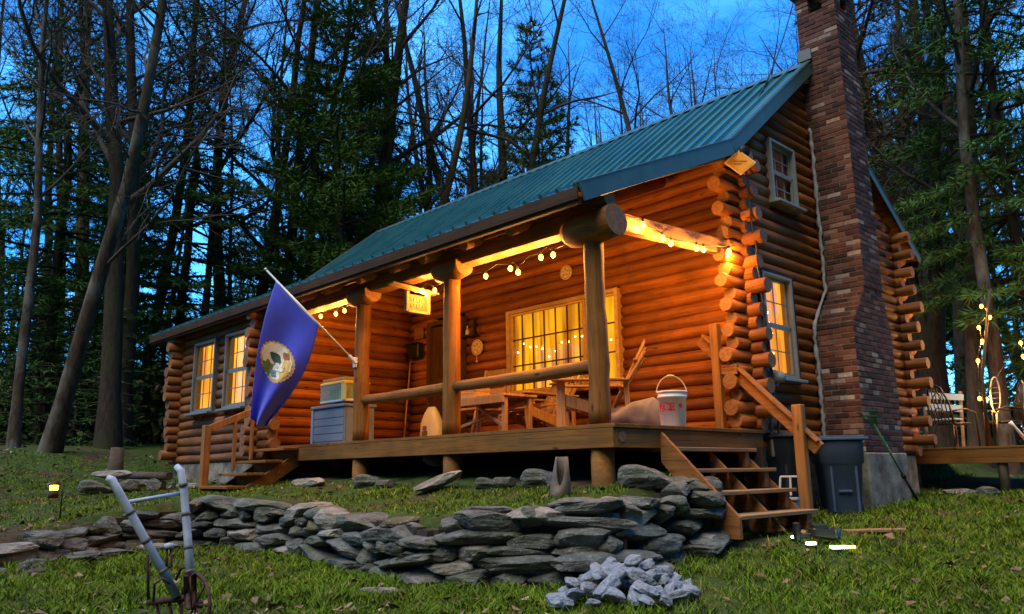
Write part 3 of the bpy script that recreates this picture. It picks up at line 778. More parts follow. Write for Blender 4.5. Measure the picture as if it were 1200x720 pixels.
# mailbox by the door + notice
mbx = thing('mailbox', (-6.5, 2.7, 1.75), 'black letter box on the wall left of the door', 'mailbox')
e = MB(); e.box((-6.47, 2.68, 1.72), (.30, .14, .26), bev=.015); e.build('box', M['black'], mbx)
e = MB(); e.beam((-6.63, 2.64, 1.845), (-6.31, 2.64, 1.845), .17, .025); e.build('lid', M['black'], mbx)
nt = MB(); nt.box((-6.48, 2.755, 2.05), (.26, .02, .2), bev=.003); tag(nt.build('notice_board', M['rail'], None, False, (-6.48, 2.755, 2.05)), 'small bare wooden board on the wall above the black letter box', 'board')
wk = MB(); wk.tube([(-6.70, 2.60, 0.0), (-6.69, 2.66, .8), (-6.68, 2.72, 1.55)], [.014, .016, .013], 8); tag(wk.build('walking_stick', M['chair'], None, True, (-6.7, 2.6, 0)), 'thin pale stick leaning in the inner porch corner', 'stick')

# ------------------------------------------------------------------ string lights
BULB_LD = {}
def string_lights(pts, bulbs, lab, mat, name='string_lights', rad=.029, base=(0, 0, 0)):
    t = thing(name, base, lab, 'string lights')
    w = MB(); w.tube(pts, .006, 5); w.build('wire', M['black'], t, True)
    for b in bulbs:
        e = MB(); x, y, z = b
        e.lathe((x, y, z), [(0, -rad * 1.2), (rad * .7, -rad * .85), (rad, -rad * .1), (rad * .75, rad * .7), (rad * .35, rad * 1.1), (0, rad * 1.15)], 10)
        bb = e.build('bulb', mat, t, True)
        e = MB(); e.tube([(x, y, z + rad * 1.05), (x, y, z + rad * 2.4)], rad * .45, 7); e.build('socket', M['black'], bb)
        ld = BULB_LD.get(mat.name)
        if ld is None:
            ld = bpy.data.lights.new('bulb_light', 'POINT'); ld.energy = 14.5 if mat.name == 'bulb_glow' else 13.0; ld.color = (1.0, .42, .07); ld.shadow_soft_size = .012; BULB_LD[mat.name] = ld
        lo = bpy.data.objects.new('bulb_light', ld); COL.objects.link(lo); lo.parent = t; lo.location = Vector((x, y, z - rad * 1.2 - .016)) - Vector(base)
    return t
fb_ = [(-5.81, .36, 1.97), (-5.37, .36, 1.94), (-5.13, .36, 1.95), (-3.23, .36, 1.92), (-2.97, .36, 1.88), (-1.98, .36, 1.88), (-1.55, .36, 1.89), (-1.42, .36, 1.82), (-1.05, .36, 1.92), (-.86, .36, 1.91)]
wp = [(-6.75, .33, 2.05)]
for i, b in enumerate(fb_):
    if i: wp.append(((b[0] + fb_[i - 1][0]) / 2, .35, min(2.03, (b[2] + fb_[i - 1][2]) / 2 + .10)))
    wp.append((b[0], b[1], b[2] + .055))
wp.append((-.12, .33, 2.04))
string_lights(wp, fb_, 'warm bulb string light along the porch front beam', M['bulb'], base=(-3, .3, 2))
sb_ = [(.11, .72, 2.10), (.11, 1.06, 2.02), (.11, 1.21, 1.99), (.11, 1.71, 2.03), (.11, 1.85, 2.04), (.11, 2.40, 2.12)]
wp = [(.05, .30, 2.16)]
for i, b in enumerate(sb_):
    if i: wp.append((.06, (b[1] + sb_[i - 1][1]) / 2, (b[2] + sb_[i - 1][2]) / 2 + .07))
    wp.append((b[0], b[1], b[2] + .055))
wp.append((.05, 2.7, 2.26))
string_lights(wp, sb_, 'warm bulb string light along the side beam between corner post and gable', M['bulb'], base=(.05, 1.5, 2.1))

# ------------------------------------------------------------------ flag
fg = thing('flag', (-4.3, -.02, 1.05), 'blue flag with a round crest hanging from angled pole on left porch post', 'flag')
FB = Vector((-4.23, -.02, 1.07)); FT = Vector((-5.16, -.89, 2.37)); fd = FT - FB
M['pole'] = plain('flag_pole', (.62, .60, .58), .35, .2, .08)
e = MB(); e.tube([FB, FT], .013, 10); e.lathe(FT, [(.013, 0), (.022, .01), (.02, .03), (0, .04)], 10, 0, fd); e.build('pole', M['pole'], fg, True)
e = MB(); e.tube([FB - fd.normalized() * .05, FB + fd.normalized() * .1], .024, 10); e.box((-4.25, .01, 1.05), (.06, .05, .14), bev=.006); e.build('bracket', M['pole'], fg)
def clothpos(s, t):
    top = FB + fd * (.885 - .485 * s) + Vector((0, 0, -.02))
    bl = Vector((-5.44, -.86, .34)); br = Vector((-5.30, -.70, .25))
    bot = bl + (br - bl) * s
    p = top.lerp(bot, t)
    p = p + Vector((-.05, -.05, .0)) * math.sin(math.pi * t) * (1 - s) + Vector((.095, .09, 0)) * math.sin(math.pi * min(1, t * 1.05)) * s
    k = .015 + .075 * t
    fn = Vector((.72, -.69, 0))
    p = p + fn * (k * math.sin(s * (7 + 3 * t) + 1.2 + 1.5 * t) + .02 * math.sin(t * 7 + s * 4))
    p = p + Vector((0, 0, -.05 * math.sin(math.pi * s) * (.3 + t)))
    return p
def clothnrm(s, t):
    a = clothpos(s + .01, t) - clothpos(s - .01, t); b = clothpos(s, t + .01) - clothpos(s, t - .01)
    n = a.cross(b).normalized(); return n if n.dot(C_ - clothpos(s, t)) > 0 else -n
def fabric(name, c, v=.15, rough=.75):
    q = NT(name); f = q.noise(q.coord(), 4, 4, .6); g = q.noise(q.coord(), 160, 2)
    q.col(q.ramp(f, [(.3, tuple(x * (1 - v) for x in c)), (.7, tuple(x * (1 + v) for x in c))])); q.rough(rough)
    q.bsdf.inputs['Sheen Weight'].default_value = .3; q.bump(g, .15, .002); return q.mat
M['flag_blue'] = fabric('flag_cloth', (.040, .058, .62))
e = MB(); n1, n2 = 30, 44; vs = []; fs = []
for j in range(n2 + 1):
    for i in range(n1 + 1): vs.append(clothpos(i / n1, j / n2))
for j in range(n2):
    for i in range(n1): a = j * (n1 + 1) + i; fs.append((a, a + 1, a + n1 + 2, a + n1 + 1))
e.add(vs, fs); cloth = e.build('cloth', M['flag_blue'], fg, True)
md = cloth.modifiers.new('thickness', 'SOLIDIFY'); md.thickness = .003; md.offset = 0
e = MB(); e.tube([clothpos(i / 12, 0) + Vector((0, 0, .012)) for i in range(13)], .010, 6); e.build('sleeve', M['pole'], fg, True)
# crest: flat patches lying on both faces of the cloth
def patch(name, poly, mat, off):
    b = MB()
    for sgn in (1, -1):
        cx = sum(p[0] for p in poly) / len(poly); cy = sum(p[1] for p in poly) / len(poly)
        rings = 5; vs = []; fs = []; npl = len(poly)
        for r in range(1, rings + 1):
            for (a, c_) in poly:
                s = cx + (a - cx) * r / rings; t = cy + (c_ - cy) * r / rings
                vs.append(clothpos(s, t) + clothnrm(s, t) * off * sgn)
        vs.append(clothpos(cx, cy) + clothnrm(cx, cy) * off * sgn)
        for r in range(rings - 1):
            for i in range(npl): j = (i + 1) % npl; fs.append((r * npl + i, r * npl + j, (r + 1) * npl + j, (r + 1) * npl + i))
        for i in range(npl): fs.append((len(vs) - 1, i, (i + 1) % npl))
        b.add(vs, fs)
    return b
def blob(cx, cy, rx, ry, n=26, wob=.0, w2=5, a0=0., a1=2 * math.pi, ph=0):
    return [(cx + rx * (1 + wob * math.sin(w2 * a + ph)) * math.cos(a), cy + ry * (1 + wob * math.sin(w2 * a + ph)) * math.sin(a)) for a in [a0 + (a1 - a0) * i / n for i in range(n)]]
ES, ET = .44, .50
cr = {}
for nm, c in (('crest_gold', (.62, .40, .13)), ('crest_cream', (.78, .72, .60)), ('crest_shield', (.03, .06, .075)), ('crest_green', (.10, .15, .03)), ('crest_red', (.36, .09, .03)), ('crest_white', (.62, .62, .62)), ('crest_blue', (.10, .22, .34))):
    cr[nm] = fabric(nm, c, .3)
crest = None
lay = [('crest_border', 'crest_gold', blob(ES, ET, .385, .150, 96, .035, 29)), ('crest_field', 'crest_cream', blob(ES - .02, ET - .006, .335, .130, 60, .03, 13)),
       ('crest_scroll', 'crest_gold', blob(ES + .19, ET + .02, .10, .085, 30, .18, 5)), ('crest_leaves', 'crest_green', blob(ES - .2, ET + .07, .12, .05, 24, .2, 6)),
       ('crest_shield', 'crest_shield', blob(ES - .09, ET - .03, .13, .034, 20, .08, 4)), ('crest_cap', 'crest_red', blob(ES + .13, ET - .085, .09, .028, 18, .15, 4)),
       ('crest_ribbon', 'crest_white', blob(ES + .03, ET + .03, .13, .03, 22, .22, 3, ph=1)), ('crest_stream', 'crest_blue', blob(ES - .04, ET + .085, .10, .024, 18, .2, 4))]
for i, (nm, mt, poly) in enumerate(lay):
    b = patch(nm, poly, cr[mt], .0035 + .0016 * i); b.build(nm, cr[mt], cloth, True)

# ------------------------------------------------------------------ porch things
# blue storage cabinet + clear tote on top
sx = thing('storage_box', (-5.05, .35, 0), 'blue grey storage chest at the left end of the porch', 'chest')
M['chest'] = plain('chest_grey', (.17, .19, .25), .5, 0, .15, 3); M['chest_edge'] = plain('chest_edge', (.20, .28, .42), .45, 0, .1)
X0, X1 = -5.62, -4.74
e = MB(); e.box(((X0 + X1) / 2, .42, .25), (X1 - X0, .5, .50), bev=.012)
for i in range(4): e.box(((X0 + X1) / 2, .168, .08 + .11 * i), (X1 - X0 - .04, .012, .095), bev=.004)
e.build('body', M['chest'], sx)
e = MB(); e.box(((X0 + X1) / 2, .42, .525), (X1 - X0 + .03, .56, .045), bev=.012); e.build('lid', M['chest'], sx)
e = MB(); e.box((X0 + .03, .165, .25), (.06, .03, .48), bev=.004); e.build('corner_strip', M['chest_edge'], sx)
tt = thing('tote', (-4.95, .42, .55), 'clear tote with yellow rim and green contents on the blue chest', 'tote')
q = NT('clear_plastic'); tr_ = q.n('ShaderNodeBsdfTransparent'); tr_.inputs[0].default_value = (.9, .95, .85, 1); mxs = q.n('ShaderNodeMixShader'); mxs.inputs[0].default_value = .25
q.bsdf.inputs['Base Color'].default_value = (.5, .55, .45, 1); q.rough(.3); q.l(tr_.outputs[0], mxs.inputs[1]); q.l(q.bsdf.outputs[0], mxs.inputs[2]); q.l(mxs.outputs[0], q.out.inputs[0]); M['clear'] = q.mat
M['green_stuff'] = plain('green_contents', (.14, .30, .02), .8, 0, .7, 12, .6); M['yellow_p'] = plain('yellow_plastic', (.75, .48, .02), .4, 0, .1)
T0, T1 = -5.46, -4.78
e = MB()
for i, (z, k) in enumerate(((.60, 0), (.90, .04))): pass
e.box(((T0 + T1) / 2, .40, .60), (T1 - T0, .42, .035), bev=.01); e.build('base_rim', M['white_plastic'], tt)
e = MB()
for j in range(9):
    px_ = T0 + .1 + (T1 - T0 - .2) * j / 8; h_ = .20 + .04 * math.sin(j * 1.7)
    e.lathe((px_, .38 + .03 * math.sin(j * 2.1), .62), [(.075, 0), (.085, h_ * .5), (.05, h_ * .9), (0, h_)], 9)
e.build('green_contents', M['green_stuff'], tt)
e = MB(); e.box(((T0 + T1) / 2, .19, .74), (T1 - T0 - .05, .008, .26)); e.box((T0 + .025, .40, .74), (.008, .42, .26)); e.box((T1 - .025, .40, .74), (.008, .42, .26)); e.box(((T0 + T1) / 2, .61, .74), (T1 - T0 - .05, .008, .26)); e.build('clear_walls', M['clear'], tt)
e = MB(); e.box(((T0 + T1) / 2, .40, .855), (T1 - T0 - .02, .44, .04), bev=.01); e.box((T1 - .02, .185, .72), (.12, .015, .24)); e.build('yellow_rim', M['yellow_p'], tt)
e = MB(); e.box(((T0 + T1) / 2, .40, .905), (T1 - T0 - .08, .40, .05), bev=.02); e.build('lid', M['clear'], tt)
# white sack
sk_ = thing('sack', (-5.2, 2.2, 0), 'white bag with a brown print standing by the door', 'bag')
e = MB()
ww = [(0, .23, .10), (.15, .235, .105), (.35, .22, .10), (.5, .15, .07), (.6, .08, .03)]
for i in range(len(ww)): pass
vs = []; fs = []; n = 14
for (z, a, b) in ww:
    for k in range(n): an = 2 * math.pi * k / n; cs_ = math.cos(an); sn = math.sin(an); vs.append((-5.12 + a * math.copysign(abs(cs_) ** .6, cs_), 2.0 + b * math.copysign(abs(sn) ** .6, sn), z))
for i in range(len(ww) - 1):
    for k in range(n): fs.append((i * n + k, i * n + (k + 1) % n, (i + 1) * n + (k + 1) % n, (i + 1) * n + k))
fs.append(tuple((len(ww) - 1) * n + k for k in range(n))); e.add(vs, fs); e.build('bag_body', M['white_plastic'], sk_, True)
e = MB(); e.box((-5.16, 1.888, .14), (.13, .006, .16)); e.box((-5.16, 1.887, .27), (.09, .006, .06)); e.build('print', M['plaque_d'], sk_)
# little table
tb_ = thing('porch_table', (-2.6, 1.0, 0), 'low rustic wooden table on the porch behind the middle rail', 'table')
e = MB()
for i in range(5): e.box((-2.62, .78 + .115 * i, .49), (1.10, .108, .03), bev=.004)
e.box((-2.62, .74, .44), (1.06, .03, .09), bev=.004); e.box((-2.62, 1.26, .44), (1.06, .03, .09), bev=.004); e.build('table_top', M['chair'], tb_)
for x in (-3.10, -2.14):
    for y in (.79, 1.21):
        e = MB(); e.beam((x, y, 0), (x + .01, y, .47), .06, .06); e.build('leg', M['chair'], tb_)
e = MB(); e.beam((-3.08, .80, .12), (-2.18, 1.2, .42), .04, .04); e.beam((-3.08, 1.2, .42), (-2.18, .80, .12), .04, .04); e.build('cross_brace', M['chair'], tb_)
bx_ = thing('wooden_crate', (-2.95, 1.0, .505), 'small tan wooden crate on the low porch table', 'crate')
e = MB()
for z in (.55, .63): 
    e.box((-2.95, .86, z), (.36, .012, .065)); e.box((-2.95, 1.12, z), (.36, .012, .065)); e.box((-3.13, .99, z), (.012, .25, .065)); e.box((-2.77, .99, z), (.012, .25, .065))
e.box((-2.95, .99, .515), (.35, .25, .012)); e.build('slats', M['wood_frame'], bx_)
e = MB()
for (x, y) in ((-3.12, .875), (-2.78, .875), (-3.12, 1.105), (-2.78, 1.105)): e.box((x, y, .59), (.02, .02, .15))
e.build('corner_post', M['chair'], bx_)
# adirondack chairs
def adirondack(name, cx, cy, rot, lab, sc=1.0, grp=None):
    t = thing(name, (cx, cy, 0), lab, 'chair', grp)
    Rz = Matrix.Rotation(rot, 3, 'Z')
    def W(p): return Vector((cx, cy, 0)) + Rz @ (Vector(p) * sc)
    def bm2(mb, a, b, w, h, up=(0, 0, 1)): mb.beam(W(a), W(b), w * sc, h * sc, Rz @ Vector(up))
    e = MB()                                   # facing +Y local: seat front at y=+.35
    for i in range(7): x = -.25 + .083 * i; bm2(e, (x, -.22, .28), (x * 1.12, -.62, .98 + .09 * math.cos(i - 3)), .075, .02, (0, 1, .4))
    bm2(e, (-.29, -.33, .48), (.29, -.33, .48), .06, .025); bm2(e, (-.3, -.50, .80), (.3, -.50, .80), .05, .025)
    e.build('backrest', M['chair'], t)
    e = MB()
    for i in range(5): y = -.18 + .125 * i; bm2(e, (-.29, y, .27 + .032 * i), (.29, y, .27 + .032 * i), .115, .022)
    e.build('seat', M['chair'], t)
    for s in (-1, 1):
        e = MB(); bm2(e, (s * .36, -.42, .565), (s * .36, .46, .585), .15, .025); e.build('armrest', M['chair'], t)
        e = MB(); bm2(e, (s * .31, .36, 0), (s * .31, .36, .57), .10, .03, (1, 0, 0)); e.build('leg', M['chair'], t)
        e = MB(); bm2(e, (s * .285, .38, .38), (s * .285, -.62, .06), .03, .13); e.build('leg', M['chair'], t)
        e = MB(); bm2(e, (s * .33, -.40, .10), (s * .34, -.38, .56), .06, .03, (1, 0, 0)); e.build('rear_post', M['chair'], t)
    return t
adirondack('adirondack_chair', -1.15, 1.30, R(128), 'pale wooden slatted chair tipped back behind the right porch post', 1.0)
adirondack('adirondack_chair', -2.75, 1.95, R(172), 'broad wooden slatted chair in front of the porch window, behind low table', 1.0)
rk = thing('rocking_chair', (-3.6, 1.6, 0), 'thin turned wooden rocking chair left of the porch window', 'chair')
e = MB()
for s in (-.24, .24):
    e.tube([(-3.6 + s, 1.4, .42), (-3.6 + s, 1.30, .02)], .018, 8); e.tube([(-3.6 + s, 1.85, .0), (-3.6 + s, 1.88, .45), (-3.6 + s, 2.02, 1.05)], .02, 8)
e.build('frame', M['chair'], rk, True)
e = MB(); e.box((-3.6, 1.62, .43), (.52, .5, .035), bev=.012); e.build('seat', M['chair'], rk)
e = MB()
for z in (.55, .72, .89, 1.0): e.beam((-3.84, 1.90 + (z - .45) * .23, z), (-3.36, 1.90 + (z - .45) * .23, z), .015, .075)
e.build('back_slats', M['chair'], rk)
for s in (-.24, .24):
    e = MB(); e.tube([(-3.6 + s, 1.2 + .1 * i, .018 + .022 * ((i - 4.5) / 4.5) ** 2 * 3) for i in range(10)], .016, 8); e.build('rocker', M['chair'], rk, True)
# cloth bundle
M['tarp'] = fabric('tarp_grey', (.19, .14, .115), .35)
tp = MB(); n = 22; vs = []; fs = []; kk = 16
for i in range(n + 1):
    u = i / n; x = -1.2 + .98 * u; y = 1.25 + .08 * u
    rad = (.07 + .095 * min(1, u * 1.3)) * (1 - .75 * max(0, (u - .93) / .07) ** 2) * (1 if u > .06 else .35 + u * 10)
    for k in range(kk):
        a = 2 * math.pi * k / kk; w = 1 + .10 * math.sin(3 * a + u * 9) + .06 * math.sin(5 * a - u * 14)
        z = rad * 1.0 + rad * w * math.sin(a) * 1.02
        vs.append((x, y + rad * 1.25 * w * math.cos(a), max(.004, z)))
for i in range(n):
    for k in range(kk): fs.append((i * kk + k, i * kk + (k + 1) % kk, (i + 1) * kk + (k + 1) % kk, (i + 1) * kk + k))
fs.append(tuple(range(kk))); fs.append(tuple(n * kk + k for k in range(kk))); tp.add(vs, fs)
tag(tp.build('cloth_bundle', M['tarp'], None, True, (-.5, 1.3, 0)), 'grey brown canvas bundle lying on the porch left of the white bucket', 'bundle')
# bucket
BX, BY = .02, 1.20
bk = thing('bucket', (BX, BY, 0), 'white plastic pail with red lettering standing at the porch edge', 'bucket')
e = MB(); e.lathe((BX, BY, 0), [(0, .004), (.125, .004), (.13, .01), (.146, .30), (.156, .302), (.157, .325), (.149, .327), (.150, .355), (.158, .357), (.159, .375), (.146, .376), (.14, .30), (.122, .02), (0, .018)], 40); e.build('pail', M['white_plastic'], bk, True)
e = MB(); hd = Vector((.72, .69, 0))
e.tube([Vector((BX, BY, .34)) + hd * (.162 * math.cos(a)) + Vector((-.02, .02, .205)) * math.sin(a) for a in [math.pi * i / 16 for i in range(17)]], .006, 6); e.build('handle_wire', M['plaque'], bk, True)
e = MB(); e.tube([Vector((BX, BY, .34)) + hd * (.162 * math.cos(a)) + Vector((-.02, .02, .205)) * math.sin(a) for a in [math.pi * (.42 + .16 * i / 6) for i in range(7)]], .013, 8); e.build('grip', M['plaque'], bk, True)
def cyl_text(txt, size, a_mid, z, rad_of, mat, name, parent, cx, cy, bold=0.0, shear=0):
    cu = bpy.data.curves.new(name, 'FONT'); cu.body = txt; cu.size = size; cu.align_x = 'CENTER'; cu.offset = bold; cu.shear = shear; cu.space_character = .92
    ob = bpy.data.objects.new('tmp', cu); COL.objects.link(ob)
    dg = bpy.context.evaluated_depsgraph_get(); me = bpy.data.meshes.new_from_object(ob.evaluated_get(dg))
    bpy.data.objects.remove(ob); o0 = wloc(parent)
    for v in me.vertices:
        zz = z + v.co.y; r = rad_of(zz); a = a_mid + v.co.x / r
        v.co = Vector((cx + r * math.cos(a), cy + r * math.sin(a), zz)) - o0
    me.materials.append(mat); o = bpy.data.objects.new(name, me); COL.objects.link(o); o.parent = parent; return o
rof = lambda z: .1310 + .016 * (z - .01) / .29 + .0012
cyl_text('ACE', .115, R(-87), .165, rof, M['red'], 'lettering', bk, BX, BY, .004)
for (a_c, w, z0, z1, nm) in ((R(-20), .030, .05, .19, 'printed_panel'), (R(-87), .12, .128, .138, 'print_line')):
    n = 8; vs = []; e = MB()
    for i in range(n + 1):
        for z in (z0, z1): r = rof(z); a = a_c + (i / n - .5) * w / r; vs.append((BX + r * math.cos(a), BY + r * math.sin(a), z))
    e.add(vs, [(2 * i, 2 * i + 2, 2 * i + 3, 2 * i + 1) for i in range(n)]); e.build(nm, M['grey_print'], bk)
e = MB(); r = rof(.215); a = R(-20)
e.lathe((BX + (r - .001) * math.cos(a), BY + (r - .001) * math.sin(a), .215), [(0, 0), (.024, 0), (.024, .002), (0, .002)], 16, 0, (math.cos(a), math.sin(a), 0)); e.build('red_dot', M['red'], bk)

# ------------------------------------------------------------------ yard things
def wheelie(name, cx, cy, zb, rot, lab, hgt=1.0, mat=None):
    t = thing(name, (cx, cy, zb), lab, 'trash bin', 'trash bins by the chimney'); Rz = Matrix.Rotation(rot, 3, 'Z'); mat = mat or M['blue_bin']
    def W(p): return Vector((cx, cy, zb)) + Rz @ Vector(p)
    e = MB(); prof = [(0.03, .19, .20), (.05, .20, .21), (.62, .245, .265), (.64, .265, .285), (.88, .275, .30), (.90, .285, .31)]
    vs = []; fs = []; n = 28
    for (z, a, b) in prof:
        for k in range(n):
            an = 2 * math.pi * k / n; c = math.cos(an); s = math.sin(an)
            vs.append(W((a * math.copysign(abs(c) ** .38, c), b * math.copysign(abs(s) ** .38, s), z * hgt)))
    for i in range(len(prof) - 1):
        for k in range(n): fs.append((i * n + k, i * n + (k + 1) % n, (i + 1) * n + (k + 1) % n, (i + 1) * n + k))
    fs.append(tuple(range(n))[::-1]); fs.append(tuple((len(prof) - 1) * n + k for k in range(n))); e.add(vs, fs)
    e.build('bin_body', mat, t, True)
    e = MB(); e.box(W((0, -.0, .925 * hgt)), (.60, .66, .035), Rz, 0, .015); e.box(W((0, .0, .95 * hgt)), (.52, .56, .03), Rz, 0, .012); e.box(W((0, .33, .93 * hgt)), (.5, .05, .05), Rz, 0, .01); e.build('lid', mat, t)
    e = MB(); e.tube([W((-.22, .37, .86 * hgt)), W((.22, .37, .86 * hgt))], .016, 8); e.build('handle', mat, t, True)
    e = MB()
    for s in (-.235, .235): e.box(W((s * .6, -.235, .33 * hgt)), (.03, .05, .55 * hgt), Rz, 0, .006)
    e.box(W((.0, -.25, .30 * hgt)), (.16, .03, .03), Rz, 0, .005); e.build('ribs', mat, t)
    for s in (-.26, .26):
        e = MB(); e.lathe(W((s, .20, .10)), [(0, -.025), (.09, -.025), (.10, -.01), (.10, .01), (.09, .025), (0, .025)], 18, 0, Rz @ Vector((1, 0, 0))); e.build('wheel', M['black'], t, True)
    return t
wheelie('trash_bin', .50, 3.92, gz(.5, 3.92) - .01, R(38), 'blue grey wheeled trash bin standing against the chimney footing', .985)
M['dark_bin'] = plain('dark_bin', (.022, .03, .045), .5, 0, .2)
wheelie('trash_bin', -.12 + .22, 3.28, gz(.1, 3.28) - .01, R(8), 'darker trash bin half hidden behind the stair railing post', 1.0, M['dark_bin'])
cr_ = thing('plastic_crate', (.42, 2.72, gz(.42, 2.72)), 'pale plastic crate with a frame tucked under the side stairs', 'crate')
e = MB(); z0 = gz(.42, 2.72); M['pale_blue'] = plain('pale_blue_plastic', (.30, .36, .42), .5, 0, .2)
e.box((.42, 2.80, z0 + .11), (.26, .22, .2), bev=.015); e.box((.42, 2.80, z0 + .215), (.30, .26, .03), bev=.01); e.build('crate_body', M['pale_blue'], cr_)
e = MB()
for (a, b) in (((.28, 2.83, .24), (.31, 2.83, .46)), ((.55, 2.83, .24), (.54, 2.83, .46)), ((.31, 2.83, .46), (.54, 2.83, .46)), ((.42, 2.83, .25), (.43, 2.83, .46))): e.beam(Vector(a) + Vector((0, 0, z0)), Vector(b) + Vector((0, 0, z0)), .022, .022)
e.build('wire_frame', M['white_plastic'], cr_)
# rake leaning on the footing
rk_ = thing('rake', (.82, 5.36, gz(.82, 5.36)), 'green handled rake leaning upside down on chimney', 'rake'); M['rake_green'] = plain('rake_green', (.015, .11, .055), .5, 0, .2); M['shaft'] = plain('rake_shaft', (.03, .05, .03), .5, 0, .2)
a = Vector((.86, 5.40, gz(.86, 5.4))); b = Vector((.71, 4.60, .10))
e = MB(); e.tube([a, b], .014, 8); e.build('shaft', M['rake_green'], rk_, True)
e = MB(); e.tube([a, a.lerp(b, .35)], .019, 8); e.tube([a.lerp(b, .33), a.lerp(b, .37)], .03, 8); e.build('grip', M['black'], rk_, True)
e = MB(); d = (b - a).normalized(); sd = Vector((.62, .55, 0)).normalized()
for i in range(-7, 8):
    p = b - d * .05; q2 = b + d * .20 + sd * i * .018 + Vector((0, 0, 0)); e.tube([p + sd * i * .003, q2, q2 + Vector((.03, -.01, .015))], .0045, 4)
e.beam(b + d * .13 - sd * .09, b + d * .13 + sd * .09, .012, .02); e.build('rake_head', M['rake_green'], rk_)
# black spotlight and lights on the lawn
def dpt(px, py, d):
    v = fw + r2 * ((px - 600) / 934.0) - u2 * ((py - 360) / 934.0); return C_ + v * d
def on_ground(px, py):
    d = 4.0
    while d < 20:
        p = dpt(px, py, d)
        if p.z < gz(p.x, p.y): break
        d += .02
    return p.x, p.y, gz(p.x, p.y)
gx0, gy0, z0 = on_ground(957, 637)
gd = thing('spotlight', (gx0, gy0, z0), 'black plastic ground spotlight tipped over on the lawn by the stairs', 'spotlight')
G0 = Vector((gx0, gy0, z0)); vd = Vector((fw.x, fw.y, 0)).normalized(); Ro = Matrix((r0, vd, Vector((0, 0, 1)))).transposed()
Q_ = lambda a, b, c: G0 + r0 * a + vd * b + Vector((0, 0, c))
e = MB(); e.box(Q_(.06, 0, .085), (.22, .16, .10), Ro @ Matrix.Rotation(.12, 3, 'Y'), 0, .03); e.box(Q_(.03, 0, .145), (.13, .13, .05), Ro, 0, .02); e.build('housing', M['black'], gd)
e = MB(); e.box(Q_(-.17, 0, .10), (.05, .07, .17), Ro, 0, .01); e.beam(Q_(-.16, 0, .06), Q_(-.02, 0, .07), .05, .04); e.build('stake', M['black'], gd)
e = MB(); e.lathe(Q_(.15, -.02, .08), [(.03, 0), (.052, .03), (.058, .05), (0, .045)], 14, 0, r0 * .7 - vd * .6); e.build('lens_hood', M['dark_bin'], gd, True)
for (qx, qy, s, mt, lab) in ((931, 632, .030, 'led', 'tiny white glowing light in the grass left of the black spotlight'), (951, 640, .05, 'led', 'small pale green glowing light in the grass just below the black spotlight'), (984, 644, .085, 'led', 'brightest green white light bar in the grass right of the black spotlight')):
    x, y, zz = on_ground(qx, qy + 3); t = thing('lawn_light', (x, y, zz), lab, 'light', 'glowing lights in the lawn')
    e = MB(); e.box((x, y, zz + .04), (s * 1.7, s * .8, .022), Ro, 0, .006); e.build('glowing_lens', M[mt], t)
    e = MB(); e.box((x, y, zz + .015), (s * 1.8, s * .9, .026), Ro, 0, .005); e.build('base', M['black'], t)
    if s > .08:
        e = MB(); e.box(Vector((x, y, zz + .04)) + r0 * .11, (.05, .05, .02), Ro, 0, .005); e.build('amber_lens', M['led_y'], t)
x, y, zz = on_ground(1025, 626)
pk = MB(); pk.box((x, y, zz + .03), (.62, .14, .035), Ro @ Matrix.Rotation(.15, 3, 'Z'), 0, .01); tag(pk.build('plank', M['tread'], None, False, (x, y, zz)), 'weathered short plank lying on the lawn behind the black spotlight', 'plank')

# wheel cultivator
PLOW = 1.0
def dpt(px, py, d):
    v = fw + r2 * ((px - 600) / 934.0) - u2 * ((py - 360) / 934.0); return C_ + v * d
M['handle_p'] = plain('weathered_blue_grey_paint', (.33, .37, .45), .5, 0, .25, 9)
def cdp(px, py, d): return dpt(px, py, d * .782)
cv = thing('wheel_cultivator', tuple(cdp(212, 705, 6.1)), 'old iron wheel cultivator with two pale blue grey handles on the lawn', 'cultivator')
D0 = 6.1; base = cdp(212, 690, D0); gz_c = gz(base.x, base.y)
for (pts, lab) in (([(126, 560, 6.05), (131, 562, 6.05), (140, 578, 6.06), (170, 632, 6.08), (207, 699, 6.1)], None), ([(207, 547, 6.45), (212, 552, 6.42), (215, 572, 6.4), (220, 630, 6.28), (224, 692, 6.15)], None)):
    e = MB(); e.tube([cdp(*p) for p in pts], [.020, .023, .024, .025, .026], 12); e.build('handle', M['handle_p'], cv, True)
M['worn'] = plain('worn_metal_band', (.10, .08, .07), .7, .2, .4, 20)
for (p, q_) in (((152, 599, 6.07), (154, 602.5, 6.07)), ((170, 632, 6.08), (172, 636, 6.08)), ((190, 667.5, 6.09), (192, 671, 6.09)), ((214.5, 566, 6.40), (214.8, 570, 6.40)), ((217.6, 601, 6.34), (218, 605, 6.33)), ((220.6, 640, 6.26), (220.9, 644, 6.25)), ((222.6, 668, 6.2), (222.9, 672, 6.19))):
    e = MB(); e.tube([cdp(*p), cdp(*q_)], .0275, 12); e.build('handle_band', M['worn'], cv, True)
e = MB(); e.tube([cdp(147, 589, 6.07), cdp(213, 578, 6.39)], .012, 8); e.build('crossbar', M['handle_p'], cv, True)
e = MB(); e.tube([cdp(173, 650, 6.12), cdp(174, 705, 6.12)], .009, 6); e.tube([cdp(174, 706, 6.12), cdp(228, 700, 6.12)], .02, 8)
e.tube([cdp(180, 705, 6.0), cdp(181, 685, 6.0), cdp(190, 678, 6.0), cdp(199, 684, 6.05)], .008, 6)
e.tube([cdp(196, 641, 6.3), cdp(195, 668, 6.25)], .008, 6); e.tube([cdp(200, 642, 6.3), cdp(201, 664, 6.25), cdp(192, 668, 6.25)], .008, 6)
e.tube([cdp(206, 680, 6.2), cdp(212, 666, 6.2), cdp(222, 664, 6.2)], .009, 6)
